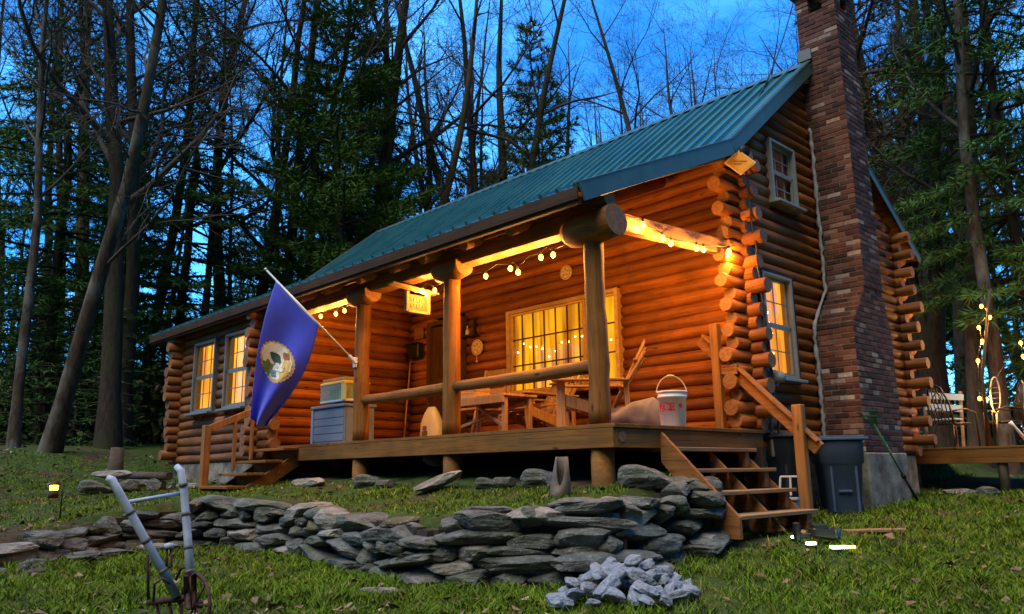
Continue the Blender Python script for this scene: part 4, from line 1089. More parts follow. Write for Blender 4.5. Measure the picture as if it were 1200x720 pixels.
e.beam(cdp(222, 672, 6.1), cdp(224, 712, 6.1), .05, .07); e.build('iron_frame', M['rust'], cv, True)
e = MB(); e.lathe(cdp(198, 640, 6.3), [(0, -.02), (.03, -.012), (.03, .012), (0, .02)], 12); e.build('seat_knob', M['handle_p'], cv, True)
wc = cdp(229, 706, 6.12); ax = Vector((.72, .60, 0)).normalized(); ax = (r0 * .66 + Vector((fw.x, fw.y, 0)).normalized() * .75).normalized()
wr = .172
wc = Vector((wc.x, wc.y, gz(wc.x, wc.y) + wr + .01))
e = MB(); loop_tube(e, wc, wr, ax, .012, 34); wh = e.build('wheel', M['rust'], cv, True)
e = MB(); Mx = Vector((0, 0, 1)).rotation_difference(ax).to_matrix()
for k in range(8): a = k * math.pi / 4; e.tube([wc, wc + Mx @ Vector((wr * math.cos(a), wr * math.sin(a), 0))], .006, 5)
e.lathe(wc, [(0, -.04), (.025, -.04), (.025, .04), (0, .04)], 10, 0, ax); e.build('spokes', M['rust'], wh)
for i, (px, py) in enumerate(((183, 708), (198, 712), (210, 712))):
    p = cdp(px, py, 6.15); zz = gz(p.x, p.y); e = MB(); e.tube([cdp(px, 704, 6.12), p.lerp(Vector((p.x, p.y, zz)), .5) + r0 * .03, Vector((p.x, p.y, zz - .02)) - r0 * .03], [.009, .011, .006], 6); e.build('tine', M['rust'], cv, True)

# lantern on a stake
lx, ly = -5.5, -3.1; lz = gz(lx, ly)
ln = thing('stake_lantern', (lx, ly, lz), 'small glowing amber lantern on a black stake at the left bank', 'lantern')
e = MB(); e.tube([(lx, ly, lz - .05), (lx, ly, lz + .40), (lx - .04, ly - .03, lz + .43), (lx - .09, ly - .07, lz + .42)], .008, 6); e.build('stake', M['black'], ln, True)
lc_ = Vector((lx - .09, ly - .07, lz + .30))
e = MB(); e.lathe(lc_, [(0, .03), (.042, .03), (.046, .085), (0, .088)], 14); e.build('glowing_cell', M['lantern_glow'], ln, True)
e = MB(); e.lathe(lc_, [(0, .090), (.075, .090), (.03, .125), (0, .13)], 14); e.lathe(lc_, [(0, -.06), (.055, -.06), (.05, .028), (0, .028)], 14); e.build('cap_and_base', M['rust'], ln, True)

# rocks
def ico(sub):
    t = (1 + 5 ** .5) / 2
    v = [Vector(p).normalized() for p in ((-1, t, 0), (1, t, 0), (-1, -t, 0), (1, -t, 0), (0, -1, t), (0, 1, t), (0, -1, -t), (0, 1, -t), (t, 0, -1), (t, 0, 1), (-t, 0, -1), (-t, 0, 1))]
    f = [(0, 11, 5), (0, 5, 1), (0, 1, 7), (0, 7, 10), (0, 10, 11), (1, 5, 9), (5, 11, 4), (11, 10, 2), (10, 7, 6), (7, 1, 8), (3, 9, 4), (3, 4, 2), (3, 2, 6), (3, 6, 8), (3, 8, 9), (4, 9, 5), (2, 4, 11), (6, 2, 10), (8, 6, 7), (9, 8, 1)]
    for _ in range(sub):
        cache = {}; nf = []
        def mid(a, b):
            k = (min(a, b), max(a, b))
            if k not in cache: cache[k] = len(v); v.append(((v[a] + v[b]) / 2).normalized())
            return cache[k]
        for a, b, c in f:
            x, y, z = mid(a, b), mid(b, c), mid(c, a); nf += [(a, x, z), (b, y, x), (c, z, y), (x, y, z)]
        f = nf
    return v, f
ICO3 = ico(3); ICO2 = ico(2)
def rock(dims, seed, rot=None, sub=3, cuts=14, flat=.0):
    rr = random.Random(seed); V, F = ICO3 if sub == 3 else ICO2
    P = np.array([tuple(p) for p in V])
    # squarish super-ellipsoid then random plane cuts, then surface roughness
    P = np.sign(P) * np.abs(P) ** .72; P = P / np.abs(P).max()
    for _ in range(cuts):
        d = np.array([rr.gauss(0, 1), rr.gauss(0, 1), rr.gauss(0, .8)]); d /= np.linalg.norm(d)
        lim = rr.uniform(.66, .95); dot = P @ d; ov = np.clip(dot - lim, 0, None); P = P - np.outer(ov * .92, d)
    off = rr.uniform(0, 50)
    amp = np.array([noise.noise(Vector(p) * 2.1 + Vector((off, 0, 0))) for p in P.tolist()]) * .07 + np.array([noise.noise(Vector(p) * 4.5 + Vector((0, off, 0))) for p in P.tolist()]) * .04 + np.array([noise.noise(Vector(p) * 10 + Vector((0, off, 9))) for p in P.tolist()]) * .022
    P = P * (1 + amp[:, None])
    P = P * (np.array(dims) / 2)
    Mr = np.array(rot if rot is not None else Matrix.Identity(3))
    return P @ Mr.T, F
def stonemat(name, c1, c2, lichen=(.34, .37, .36), moss=.4):
    q = NT(name); v = q.coord(); isl = q.island()
    f = q.noise(v, 5, 6, .65); g = q.noise(v, 22, 5, .7); h = q.noise(v, 2.2, 4, .6)
    c = q.ramp(f, [(.28, c1), (.72, c2)])
    tint = q.ramp(q.math('FRACT', q.math('MULTIPLY', isl, 7.31)), [(0, (.75, .85, 1.0)), (.35, (1, 1, 1)), (.6, (1.15, 1.0, .82)), (.8, (.9, 1.0, .8)), (1, (1.25, .95, .75))])
    c = q.mix(1.0, c, tint, 'MULTIPLY')
    br = q.n('ShaderNodeMapRange'); q.l(isl, br.inputs[0]); br.inputs[3].default_value = .5; br.inputs[4].default_value = 1.5
    cb = q.n('ShaderNodeCombineColor')
    for i in range(3): q.l(br.outputs[0], cb.inputs[i])
    c = q.mix(1.0, c, cb.outputs[0], 'MULTIPLY')
    c = q.mix(q.math('MULTIPLY', q.ramp(g, [(.60, (0, 0, 0)), (.70, (1, 1, 1))]), .55), c, lichen)
    c = q.mix(q.math('MULTIPLY', q.ramp(h, [(.52, (0, 0, 0)), (.66, (1, 1, 1))]), moss), c, (.055, .065, .022))
    c = q.mix(q.math('MULTIPLY', q.ramp(g, [(.30, (1, 1, 1)), (.40, (0, 0, 0))]), .6), c, tuple(x * .3 for x in c1))
    ly = q.noise(q.coord((2, 2, 16)), 1.6, 5, .65)
    c = q.mix(q.math('MULTIPLY', q.ramp(ly, [(.36, (1, 1, 1)), (.5, (0, 0, 0))]), .55), c, tuple(x * .4 for x in c1))
    sp = q.n('ShaderNodeTexVoronoi'); sp.inputs['Scale'].default_value = 17; q.l(v, sp.inputs['Vector'])
    c = q.mix(q.math('MULTIPLY', q.ramp(sp.outputs['Distance'], [(.12, (1, 1, 1)), (.2, (0, 0, 0))]), .45), c, lichen)
    q.col(c); q.rough(.85); q.spec(.25); q.bump(q.math('ADD', q.math('ADD', f, g), ly), .9, .03); return q.mat
M['stone'] = stonemat('field_stone', (.046, .047, .041), (.165, .163, .142), (.30, .31, .28), .6)
M['stone_pale'] = stonemat('pale_stone', (.14, .155, .18), (.30, .325, .37), (.40, .43, .46), .1)
M['stone_tan'] = stonemat('tan_stone', (.14, .12, .10), (.30, .27, .23), (.34, .33, .3), .3)
# dry stone wall along the bank
wall_t = thing('dry_stone_wall', (-1.5, -1.4, -1.35), 'low dry stacked fieldstone wall holding the bank before the porch', 'wall')
run = [np.array(p) for p in WALL[3:17]]
seg = []; Ltot = 0
for a, b in zip(run[:-1], run[1:]): l_ = float(np.linalg.norm(b - a)); seg.append((Ltot, l_, a, b)); Ltot += l_
def wall_at(s):
    for (s0, l_, a, b) in seg:
        if s <= s0 + l_ or (s0, l_) == (seg[-1][0], seg[-1][1]):
            t = (s - s0) / l_; p = a + (b - a) * t; e = (b - a) / l_
            return p, e, np.array([e[1], -e[0]])
def smooth_dir(s):
    _, e1, _ = wall_at(max(0, s - .18)); _, e2, _ = wall_at(min(Ltot, s + .18)); e = e1 + e2; e = e / np.linalg.norm(e); return e, np.array([e[1], -e[0]])
_, _, nin = wall_at(1.0)
def wall_heights(s):
    p, e, n_ = wall_at(s); 
    up = n_ if float(wall_sd(np.array([p[0] + n_[0] * .3]), np.array([p[1] + n_[1] * .3]))[0]) > 0 else -n_
    zb = gz(p[0] - up[0] * .12, p[1] - up[1] * .12); zt = gz(p[0] + up[0] * .45, p[1] + up[1] * .45)
    return zb, zt, up
stones = []
rs = random.Random(21)
hl = -.03
course = 0
while course < 9:
    s = rs.uniform(-.05, .12); any_ = False
    while s < Ltot:
        L_ = rs.choice((.2, .24, .30, .36, .44, .54, .72) if s > 2.9 else (.22, .32, .44, .58, .74)) * rs.uniform(.85, 1.15)
        if course in (0, 1): L_ *= rs.uniform(1, 1.25)
        sm = min(s + L_ / 2, Ltot)
        zb, zt, up = wall_heights(sm); tot = zt - zb + .0
        nc = max(2, round(tot / .116)); hgt = tot / nc; HW = [(1.25, .8, 1.1, .75, 1.2, .9), (.8, 1.2, .85, 1.25, .75, 1.15), (1.1, 1.05, .7, 1.15, 1.2, .8)][int(s / .9) % 3][:nc]; HW = [h_ * nc / sum(HW) for h_ in HW] if nc <= 6 else [1] * nc
        if course < nc:
            any_ = True
            p, _, _ = wall_at(sm); e, _ = smooth_dir(sm)
            hh = hgt * HW[course] * rs.uniform(.95, 1.28) * (1.12 if course == nc - 1 else 1)
            dep = rs.uniform(.28, .42) * (1.15 if course == nc - 1 else 1)
            set_ = .03 + .009 * course + rs.uniform(-.025, .025) + dep / 2 - .12
            c = p + up * set_
            zc = zb + hgt * (sum(HW[:course]) + HW[course] * .5) - .02 + rs.uniform(-.012, .012)
            rot = Matrix.Rotation(math.atan2(e[1], e[0]) + rs.uniform(-.12, .12), 3, 'Z') @ Matrix.Rotation(rs.gauss(0, .06), 3, 'Y') @ Matrix.Rotation(rs.uniform(-.10, .08), 3, 'X')
            stones.append((L_ * hh, (c[0], c[1], zc), (L_ * 1.20, dep, hh * 1.20), rot))
        s += L_ * .98
    course += 1
# tumbled extra stones on top, at the near corner and the lower left end
for (x, y, dz, dims) in ((.75, -.35, .05, (.62, .34, .11)), (.35, -.75, .06, (.55, .4, .10)), (.78, .35, .06, (.46, .34, .12)), (.55, .45, .05, (.4, .3, .1)), (-.3, -1.12, .02, (.6, .36, .08)),
                         (-3.9, -1.15, .05, (.55, .36, .10)), (-4.9, -2.2, .04, (.66, .42, .11)), (-4.75, -2.75, .03, (.6, .4, .09)), (-4.3, -3.15, .03, (.5, .4, .1)), (-3.95, -3.7, .0, (.42, .34, .13)), (-3.8, -4.1, .0, (.36, .3, .12)), (-3.7, -3.75, -.01, (.3, .25, .1))):
    stones.append((dims[0] * dims[2], (x, y, gz(x, y) + dz), dims, Matrix.Rotation(rs.uniform(-.9, .9), 3, 'Z') @ Matrix.Rotation(rs.uniform(-.08, .08), 3, 'X')))
order = sorted(range(len(stones)), key=lambda i: -stones[i][0] / ((Vector(stones[i][1]) - C_).length ** 2))
rest = MB()
for r_, i in enumerate(order):
    _, c, dims, rot = stones[i]; P, F = rock(dims, 100 + i, rot); P = P + np.array(c)
    if r_ < 100:
        b = MB(); b.add(P.tolist(), F); b.build('stone', M['stone'] if i % 7 else M['stone_tan'], wall_t)
    else: rest.add(P.tolist(), F)
tag(rest.build('small_stones', M['stone'], wall_t), kind='stuff')
bk_ = MB()                                                     # dark earth packed behind the face stones
for k in range(60):
    s = Ltot * (k + .5) / 60; p, e, _ = wall_at(s); zb, zt, up = wall_heights(s); c = p + up * .17
    bk_.box((c[0], c[1], (zb + zt) / 2 - .05), (Ltot / 60 * 1.3, .10, max(.1, zt - zb - .06)), Matrix.Rotation(math.atan2(e[1], e[0]), 3, 'Z'))
bk_.build('earth_packing', plain('packed_earth', (.03, .022, .015), .95, 0, .4, 12), wall_t)
# loose stone heap at the near corner
protos = []
def rock_mesh(name, dims, seed, mat):
    P, F = rock(dims, seed, None, 3, 20); me = bpy.data.meshes.new(name); me.from_pydata(P.tolist(), [], F); me.materials.append(mat); return me
heap_me = [rock_mesh('heap_stone', (.19 + .03 * (k % 3), .14, .085 + .015 * (k % 2)), 900 + k, M['stone_pale']) for k in range(8)]
hx, hy = 1.16, -1.14
rs = random.Random(5)
for k in range(58):
    a = rs.uniform(0, 2 * math.pi); d = .52 * rs.random() ** .6; x = hx + d * math.cos(a) * 1.0; y = hy + d * math.sin(a)
    lay = max(0.0, .28 * (1 - d / .55)) * rs.uniform(.2, 1.0)
    o = bpy.data.objects.new('loose_stone', heap_me[k % 8]); COL.objects.link(o)
    o.location = (x, y, gz(x, y) + .035 + lay); o.rotation_euler = (rs.uniform(-.6, .6), rs.uniform(-.6, .6), rs.uniform(0, 6.28)); s = rs.uniform(.65, 1.1); o.scale = (s, s, s)
    tag(o, 'pale grey loose stone in the heap at the near end of dry stone wall', 'stone', 'loose stones heaped by the wall')
# boulders: under the porch, small pile near the left bank, by the rear deck
bould = [rock_mesh('boulder', (.55, .34, .22), 950, M['stone']), rock_mesh('boulder', (.45, .36, .24), 951, M['stone']), rock_mesh('boulder', (.7, .32, .14), 952, M['stone_tan']), rock_mesh('boulder', (.40, .34, .26), 953, M['stone'])]
def boulder(k, x, y, rz, s, lab, grp, dz=.03, tilt=(0, 0)):
    o = bpy.data.objects.new('boulder', bould[k]); COL.objects.link(o); o.location = (x, y, gz(x, y) + dz); o.rotation_euler = (tilt[0], tilt[1], rz); o.scale = (s, s, s); tag(o, lab, 'rock', grp)
G_ = 'rocks along the foot of the porch'
for (k, x, y, rz, s, lab, dz, t) in ((2, -2.0, -.32, .5, .9, 'long pale slab tilted up against ground before the middle porch post', .09, (0, -.35)), (0, -1.5, -.1, .2, .6, 'small dark rock right of the tilted slab under the porch', .04, (0, 0)), (1, -1.15, -.15, 1.1, .62, 'rounded dark rock under the porch between slab and flat rocks', .05, (0, 0)),
        (0, -.75, -.05, .1, 1.0, 'broad flat grey rock under the right half of the porch', .06, (0, 0)), (3, -.35, -.2, .4, .7, 'grey rock beside the hollow log under the porch', .06, (0, 0)),
        (2, -4.7, -.35, .1, .95, 'low tan slab in the grass before the left porch post', .03, (.1, 0)), (0, -3.6, -.2, .3, .9, 'grey flat rock between the left and middle porch posts', .04, (0, 0)), (1, -3.1, -.25, .8, .55, 'small rock between the left and middle posts, right of flat one', .03, (0, 0)),
        (2, -2.95, .35, 1.3, .5, 'upright dark slate leaning under the porch left of middle post', .16, (1.2, .3)), (0, .35, .15, .2, 1.1, 'flat slab on wall top before the right deck post', .07, (0, 0)), (1, .62, .55, .9, .8, 'pale rock on the wall top beside the stairs', .08, (0, 0))):
    boulder(k, x, y, rz, s, lab, G_, dz, t)
G_ = 'rocks in the small pile by the left bank'
for (k, x, y, s, dz, lab) in ((0, -8.0, -2.05, 1.0, .1, 'dark rock at the left of the small pile by the stump'), (1, -7.7, -1.65, .9, .08, 'dark rock in the middle of the small pile by the stump'), (2, -7.9, -1.8, .95, .26, 'pale slab lying on top of the small pile by the stump'), (3, -7.5, -1.3, .9, .06, 'rounded rock at the right of the small pile by the stump'), (0, -8.7, -1.2, .8, .05, 'rock behind the small pile, nearest the stump')):
    boulder(k, x, y, .7 * s, s, lab, G_, dz)
for (k, x, y, s, dz, lab) in ((2, .75, 7.3, .8, .05, 'long pale rock under the rear deck edge beside the rake'), (0, 1.0, 7.7, .9, .05, 'grey block like rock under the rear deck')):
    boulder(k, x, y, .9, s, lab, 'rocks under the rear deck', dz)
for k in range(9):
    x = -6.6 - .42 * k; y = -.75 - .3 * rs.random(); boulder(k % 4, x, y, rs.uniform(0, 3), rs.uniform(.5, .8), 'dark rock in the low row along foot of the window wing', 'rocks along the foot of the wing', .03)
# stepping rocks of the near bank (small flat stones in lower lawn)
for (x, y, s, lab) in ((-.55, -2.05, .55, 'flat small stone lying in the grass in front of the wall'), (-4.1, -4.3, .5, 'small pale flat stone on the lawn at far left')):
    boulder(2, x, y, .4, s, lab, 'flat stones on the lawn', .0)

# hollow log
M['bark'] = plain('bark_brown', (.06, .045, .032), .9, 0, .5, 10, .6); M['bark_pale'] = plain('weathered_wood', (.13, .10, .075), .85, 0, .4, 9, .5)
hx_, hy_ = -.05, -.5; zz = gz(hx_, hy_)
hl_ = MB(); n = 26; prof = [(.085, .0), (.095, .10), (.080, .22), (.060, .36)]; vs = []; fs = []
for wall_, sg in ((1.0, 1), (.70, 0)):
    for (r_, z) in prof:
        for k in range(n):
            a = 2 * math.pi * k / n; front = max(0, math.cos(a - R(-75)))
            zc = z * (1 - .72 * front ** 1.3) if z > .05 else z
            r3 = r_ * wall_ * (1 + .08 * math.sin(3 * a + z * 9))
            vs.append((hx_ + r3 * math.cos(a) + z * .10, hy_ + r3 * math.sin(a), zz - .02 + zc))
m_ = len(prof)
for i in range(m_ - 1):
    for k in range(n):
        k2 = (k + 1) % n; fs.append((i * n + k, i * n + k2, (i + 1) * n + k2, (i + 1) * n + k)); o_ = m_ * n
        fs.append((o_ + i * n + k2, o_ + i * n + k, o_ + (i + 1) * n + k, o_ + (i + 1) * n + k2))
for k in range(n): k2 = (k + 1) % n; fs.append(((m_ - 1) * n + k, (m_ - 1) * n + k2, m_ * n + (m_ - 1) * n + k2, m_ * n + (m_ - 1) * n + k))
hl_.add(vs, fs); tag(hl_.build('hollow_log', M['bark_pale'], None, True, (hx_, hy_, zz)), 'short hollow broken log standing on the wall before the porch', 'log')
# stump
sx_, sy_ = -10.2, -1.05; zz = gz(sx_, sy_)
stp = thing('tree_stump', (sx_, sy_, zz), 'cut tree stump on the left bank near the wing corner', 'stump')
e = MB(); e.tube([(sx_, sy_, zz - .1), (sx_, sy_, zz + .12), (sx_ + .02, sy_, zz + .50)], [.20, .13, .11], 14); e.build('trunk', M['bark'], stp, True)
e = MB(); e.lathe((sx_ + .02, sy_, zz + .495), [(.105, 0), (.105, .012), (0, .014)], 14); e.build('cut_face', M['stone_tan'], stp)
lg = MB(); lg.tube([(-8.6, -1.5, gz(-8.6, -1.5) + .2), (-7.2, -1.25, gz(-7.2, -1.25) + .2)], .06, 10); tag(lg.build('fallen_branch', M['bark'], None, True, (-8, -1.4, -.4)), 'thin fallen log lying across the small rock pile', 'log')

# ------------------------------------------------------------------ rear deck
rd = thing('rear_deck', (1, 9.5, -.2), 'low wooden deck behind the chimney at right edge', 'deck')
e = MB(); y = 8.45
while y < 11.4: e.box((.85, y + .06, -.155), (3.4, .13, .035), bev=.004); y += .138
e.build('deck_floor', M['deck_x'], rd)
e = MB(); e.box((.85, 8.47, -.29), (3.36, .04, .22), bev=.005); e.box((2.52, 9.9, -.29), (.04, 2.8, .22), bev=.005); e.build('deck_rim', M['deck_x'], rd)
for (x, y) in ((1.02, 8.56), (-.3, 8.56), (2.4, 8.56), (2.4, 11.2), (1.0, 11.2)):
    e = MB(); zz = gz(x, y); e.tube([(x, y, zz - .1), (x + .01, y, -.40), (x, y, -.18)], .075, 10); e.build('deck_post', M['bark_pale'], rd, True)
# potting bench; planks coloured blue for the sky reflected in them
M['sky_tint_plank'] = plain('sky_tinted_plank', (.22, .33, .50), .35, 0, .08)
pb = thing('slatted_bench', (-.2, 9.9, -.14), 'slatted bench with sky reflection as pale blue colour beside log corner on rear deck', 'bench')
e = MB()
for (z, b) in ((.84, 10.12), (.63, 9.97)): e.beam((-.50, b, z + .02), (.12, b, z - .06), .03, .12, up=(0, .15, 1))
e.beam((-.62, 9.75, .38), (.12, 9.75, .38), .36, .03); e.build('slats', M['sky_tint_plank'], pb)
for x in (-.56, .06):
    e = MB(); e.beam((x, 9.65, -.14), (x, 9.65, .37), .05, .05); e.build('leg', M['bark_pale'], pb); e = MB(); e.beam((x, 9.98, -.14), (x, 10.17, .9), .05, .05); e.build('leg', M['bark_pale'], pb)
def iron_chair(cx, cy, rot, lab, grp):
    t = thing('metal_chair', (cx, cy, -.137), lab, 'chair', grp); Rz = Matrix.Rotation(rot, 3, 'Z'); W = lambda p: Vector((cx, cy, -.137)) + Rz @ Vector(p)
    e = MB(); e.tube([W((-.24, .22, .40)), W((-.25, .28, .75)), W((-.15, .33, 1.02)), W((0, .35, 1.10)), W((.15, .33, 1.02)), W((.25, .28, .75)), W((.24, .22, .40))], .018, 8)
    for i in range(-2, 3): e.tube([W((i * .08, .23, .42)), W((i * .085, .30, .8)), W((i * .06, .34, 1.05))], .010, 6)
    for z in (.6, .85): loop_tube(e, W((0, .29, z)), .09, Rz @ Vector((0, 1, 0)), .009)
    e.build('backrest', M['black'], t, True)
    e = MB(); e.lathe(W((0, 0, .40)), [(0, 0), (.26, 0), (.27, .015), (.25, .03), (0, .03)], 20); e.build('seat', M['black'], t, True)
    for s in (-1, 1):
        e = MB(); e.tube([W((s * .24, .24, .62)), W((s * .28, 0, .66)), W((s * .27, -.22, .60)), W((s * .25, -.24, .02))], .014, 7); e.build('armrest', M['black'], t, True)
        e = MB(); e.tube([W((s * .2, .2, .4)), W((s * .24, .26, .0))], .014, 7); e.build('leg', M['black'], t, True)
    return t
iron_chair(.15, 9.35, R(150), 'dark wrought iron chair on the rear deck, left of two', 'iron chairs on the rear deck')
iron_chair(.85, 9.6, R(-60), 'dark wrought iron chair on the rear deck, right of two near lights', 'iron chairs on the rear deck')
sn = thing('snowshoe', (.95, 9.2, -.1), 'pale looped snowshoe standing among chairs on rear deck', 'snowshoe')
e = MB(); c = Vector((.86, 9.3, .72)); rx = (r0 * .8 + Vector((0, 0, .05)));  uz = Vector((.05, .05, 1))
e.tube([c + rx * (.10 * math.sin(a)) + uz * (.30 * math.cos(a)) for a in [2 * math.pi * i / 26 for i in range(27)]], .014, 7); e.tube([c - uz * .30, c - uz * .62], .014, 7); e.build('loop_frame', M['caulk'], sn, True)
e = MB()
for z in (-.14, -.05, .04, .13): e.tube([c + uz * z - rx * .09, c + uz * z + rx * .09], .006, 5)
e.build('lacing', M['grey_frame'], sn)
wt = thing('watering_can', (1.35, 9.0, -.137), 'white watering can on rear deck at the right edge', 'watering can')
e = MB(); e.lathe((1.40, 9.0, -.137), [(0, 0), (.12, 0), (.12, .24), (.09, .27), (0, .27)], 20); e.build('can_body', M['white_plastic'], wt, True)
e = MB(); e.tube([(1.30, 8.95, -.05), (1.18, 8.88, .18), (1.13, 8.86, .24)], [.03, .018, .04], 10); e.build('spout', M['white_plastic'], wt, True)
e = MB(); e.tube([(1.40, 9.0, .12), (1.52, 9.06, .26), (1.42, 9.0, .36), (1.33, 8.96, .2)], .014, 8); e.build('handle', M['white_plastic'], wt, True)

# ------------------------------------------------------------------ trees
def barkmat(name, c1, c2, birch=False):
    q = NT(name); v = q.coord((5, 5, 1.1)); f = q.noise(v, 2.4, 6, .7); g = q.noise(q.coord((1, 1, .6)), 1.4, 4, .6)
    c = q.ramp(f, [(.3, c1), (.7, c2)])
    c = q.mix(q.math('MULTIPLY', q.ramp(g, [(.48, (0, 0, 0)), (.60, (1, 1, 1))]), .6), c, (.20, .20, .19) if birch else (.045, .055, .025))
    q.col(c); q.rough(.9); q.spec(.12); q.bump(f, .9, .04); return q.mat
M['bark_d'] = barkmat('bark_dark', (.020, .016, .013), (.07, .056, .045))
M['bark_b'] = barkmat('bark_brown_grey', (.05, .037, .028), (.15, .115, .085))
M['bark_l'] = barkmat('bark_lichen', (.03, .022, .017), (.11, .085, .065), True)
M['twig'] = plain('twig_bark', (.05, .038, .03), .85, 0, .4, 3)
def leafmat(name, c1, c2, c3):
    q = NT(name); c = q.ramp(q.island(), [(0, c1), (.6, c2), (1, c3)])
    q.col(c); q.rough(.7); q.spec(.15)
    return q.mat
M['needle'] = leafmat('needles_green', (.045, .11, .022), (.075, .16, .03), (.12, .20, .04))
M['needle_d'] = leafmat('needles_dark', (.035, .10, .026), (.065, .15, .036), (.10, .19, .045))
M['needle_b'] = leafmat('needles_browning', (.05, .075, .02), (.12, .085, .03), (.24, .14, .05))
M['brush'] = leafmat('brush_leaves', (.02, .045, .012), (.045, .075, .02), (.10, .09, .03))

def bend(rr, d, amt): return (d + Vector((rr.gauss(0, amt), rr.gauss(0, amt), rr.gauss(0, amt)))).normalized()
def bare_tree(seed, H, r_b, first=.32, nl=15, spread=.62, forks=0, mats=('bark_d', 'twig'), density=1.0, up=.05):
    """upright leafless tree; returns (trunk mesh, crown mesh)"""
    rr = random.Random(seed); T = MB(); Cw = MB()
    def twig(p, d, L, r, lev):
        k = 3 if lev >= 3 else 4 if lev == 2 else 6
        pts = [p]; rad = [r]; q = p.copy(); dd = d.copy()
        for i in range(k):
            dd = bend(rr, dd, .13 if lev < 3 else .18); dd = (dd + Vector((0, 0, up if lev < 3 else .02))).normalized(); q = q + dd * (L / k); pts.append(q.copy()); rad.append(max(.0032, r * (1 - (i + 1) / k * .86)))
        Cw.tube(pts, rad, 6 if lev == 1 else 4 if lev == 2 else 3, 0, None, False)
        if lev >= 4 or L < .28: return
        nch = int((7 if lev == 1 else 6 if lev == 2 else 3) * density * min(1.3, max(.5, L / (2.8 if lev == 1 else 1.4 if lev == 2 else .7))) + rr.random())
        for j in range(nch):
            t = .22 + .74 * (j + rr.random()) / nch; i = min(k - 1, int(t * k)); a = pts[i].lerp(pts[i + 1], t * k - i)
            ax = (pts[i + 1] - pts[i]).normalized(); s = ax.orthogonal(); s.rotate(Matrix.Rotation(rr.uniform(0, 6.28), 3, ax))
            ang = rr.uniform(.45, .95); nd = (ax * math.cos(ang) + s * math.sin(ang)).normalized()
            twig(a, nd, L * rr.uniform(.34, .62) * (1 - .35 * t), max(.0035, rad[i] * rr.uniform(.4, .62)), lev + 1)
    def stem(p, d, L, r, f0, n):
        k = 14; pts = [p]; rad = [r * 1.35]; q = p.copy(); dd = d.copy()
        for i in range(k):
            dd = bend(rr, dd, .035); dd = (dd + Vector((0, 0, .05))).normalized(); q = q + dd * (L / k); pts.append(q.copy())
            t = (i + 1) / k; rad.append(max(.012, r * (1 - t) ** .75))
        T.tube(pts, rad, 10, 0, None, False)
        for j in range(n):
            t = f0 + (1 - f0) * ((j + .3 + .6 * rr.random()) / n) ** .9; t = min(t, .985)
            i = min(k - 1, int(t * k)); a = pts[i].lerp(pts[i + 1], t * k - i); az = j * 2.4 + rr.uniform(-.5, .5)
            el = rr.uniform(.35, .85) + .25 * t; nd = Vector((math.cos(az) * math.cos(el), math.sin(az) * math.cos(el), math.sin(el)))
            twig(a, nd, L * spread * (.24 + .30 * (1 - t)) * rr.uniform(.75, 1.2), max(.008, rad[i] * rr.uniform(.32, .55)), 1)
        return pts
    if forks == 0: stem(Vector((0, 0, -.15)), Vector((0, 0, 1)), H, r_b, first, nl)
    else:
        h0 = H * .12; T.tube([(0, 0, -.15), (0, 0, h0 * .5), (0, 0, h0)], [r_b * 1.3, r_b, r_b * .95], 10, 0, None, False)
        for f in range(forks):
            az = f * 6.283 / forks + rr.uniform(-.4, .4); tl = rr.uniform(.10, .24)
            stem(Vector((0, 0, h0 * .85)), Vector((math.cos(az) * tl, math.sin(az) * tl, 1)).normalized(), H * rr.uniform(.8, .95), r_b * rr.uniform(.5, .68), max(.15, first - .05), max(6, int(nl * .7)))
    tm = _mesh('trunk', T, M[mats[0]]); cm = _mesh('crown', Cw, M[mats[1]])
    return tm, cm
def _mesh(name, mb, mat, sm=True):
    me = bpy.data.meshes.new(name); me.from_pydata(mb.v, [], mb.f); me.materials.append(mat)
    if sm: me.polygons.foreach_set('use_smooth', [True] * len(mb.f))
    return me
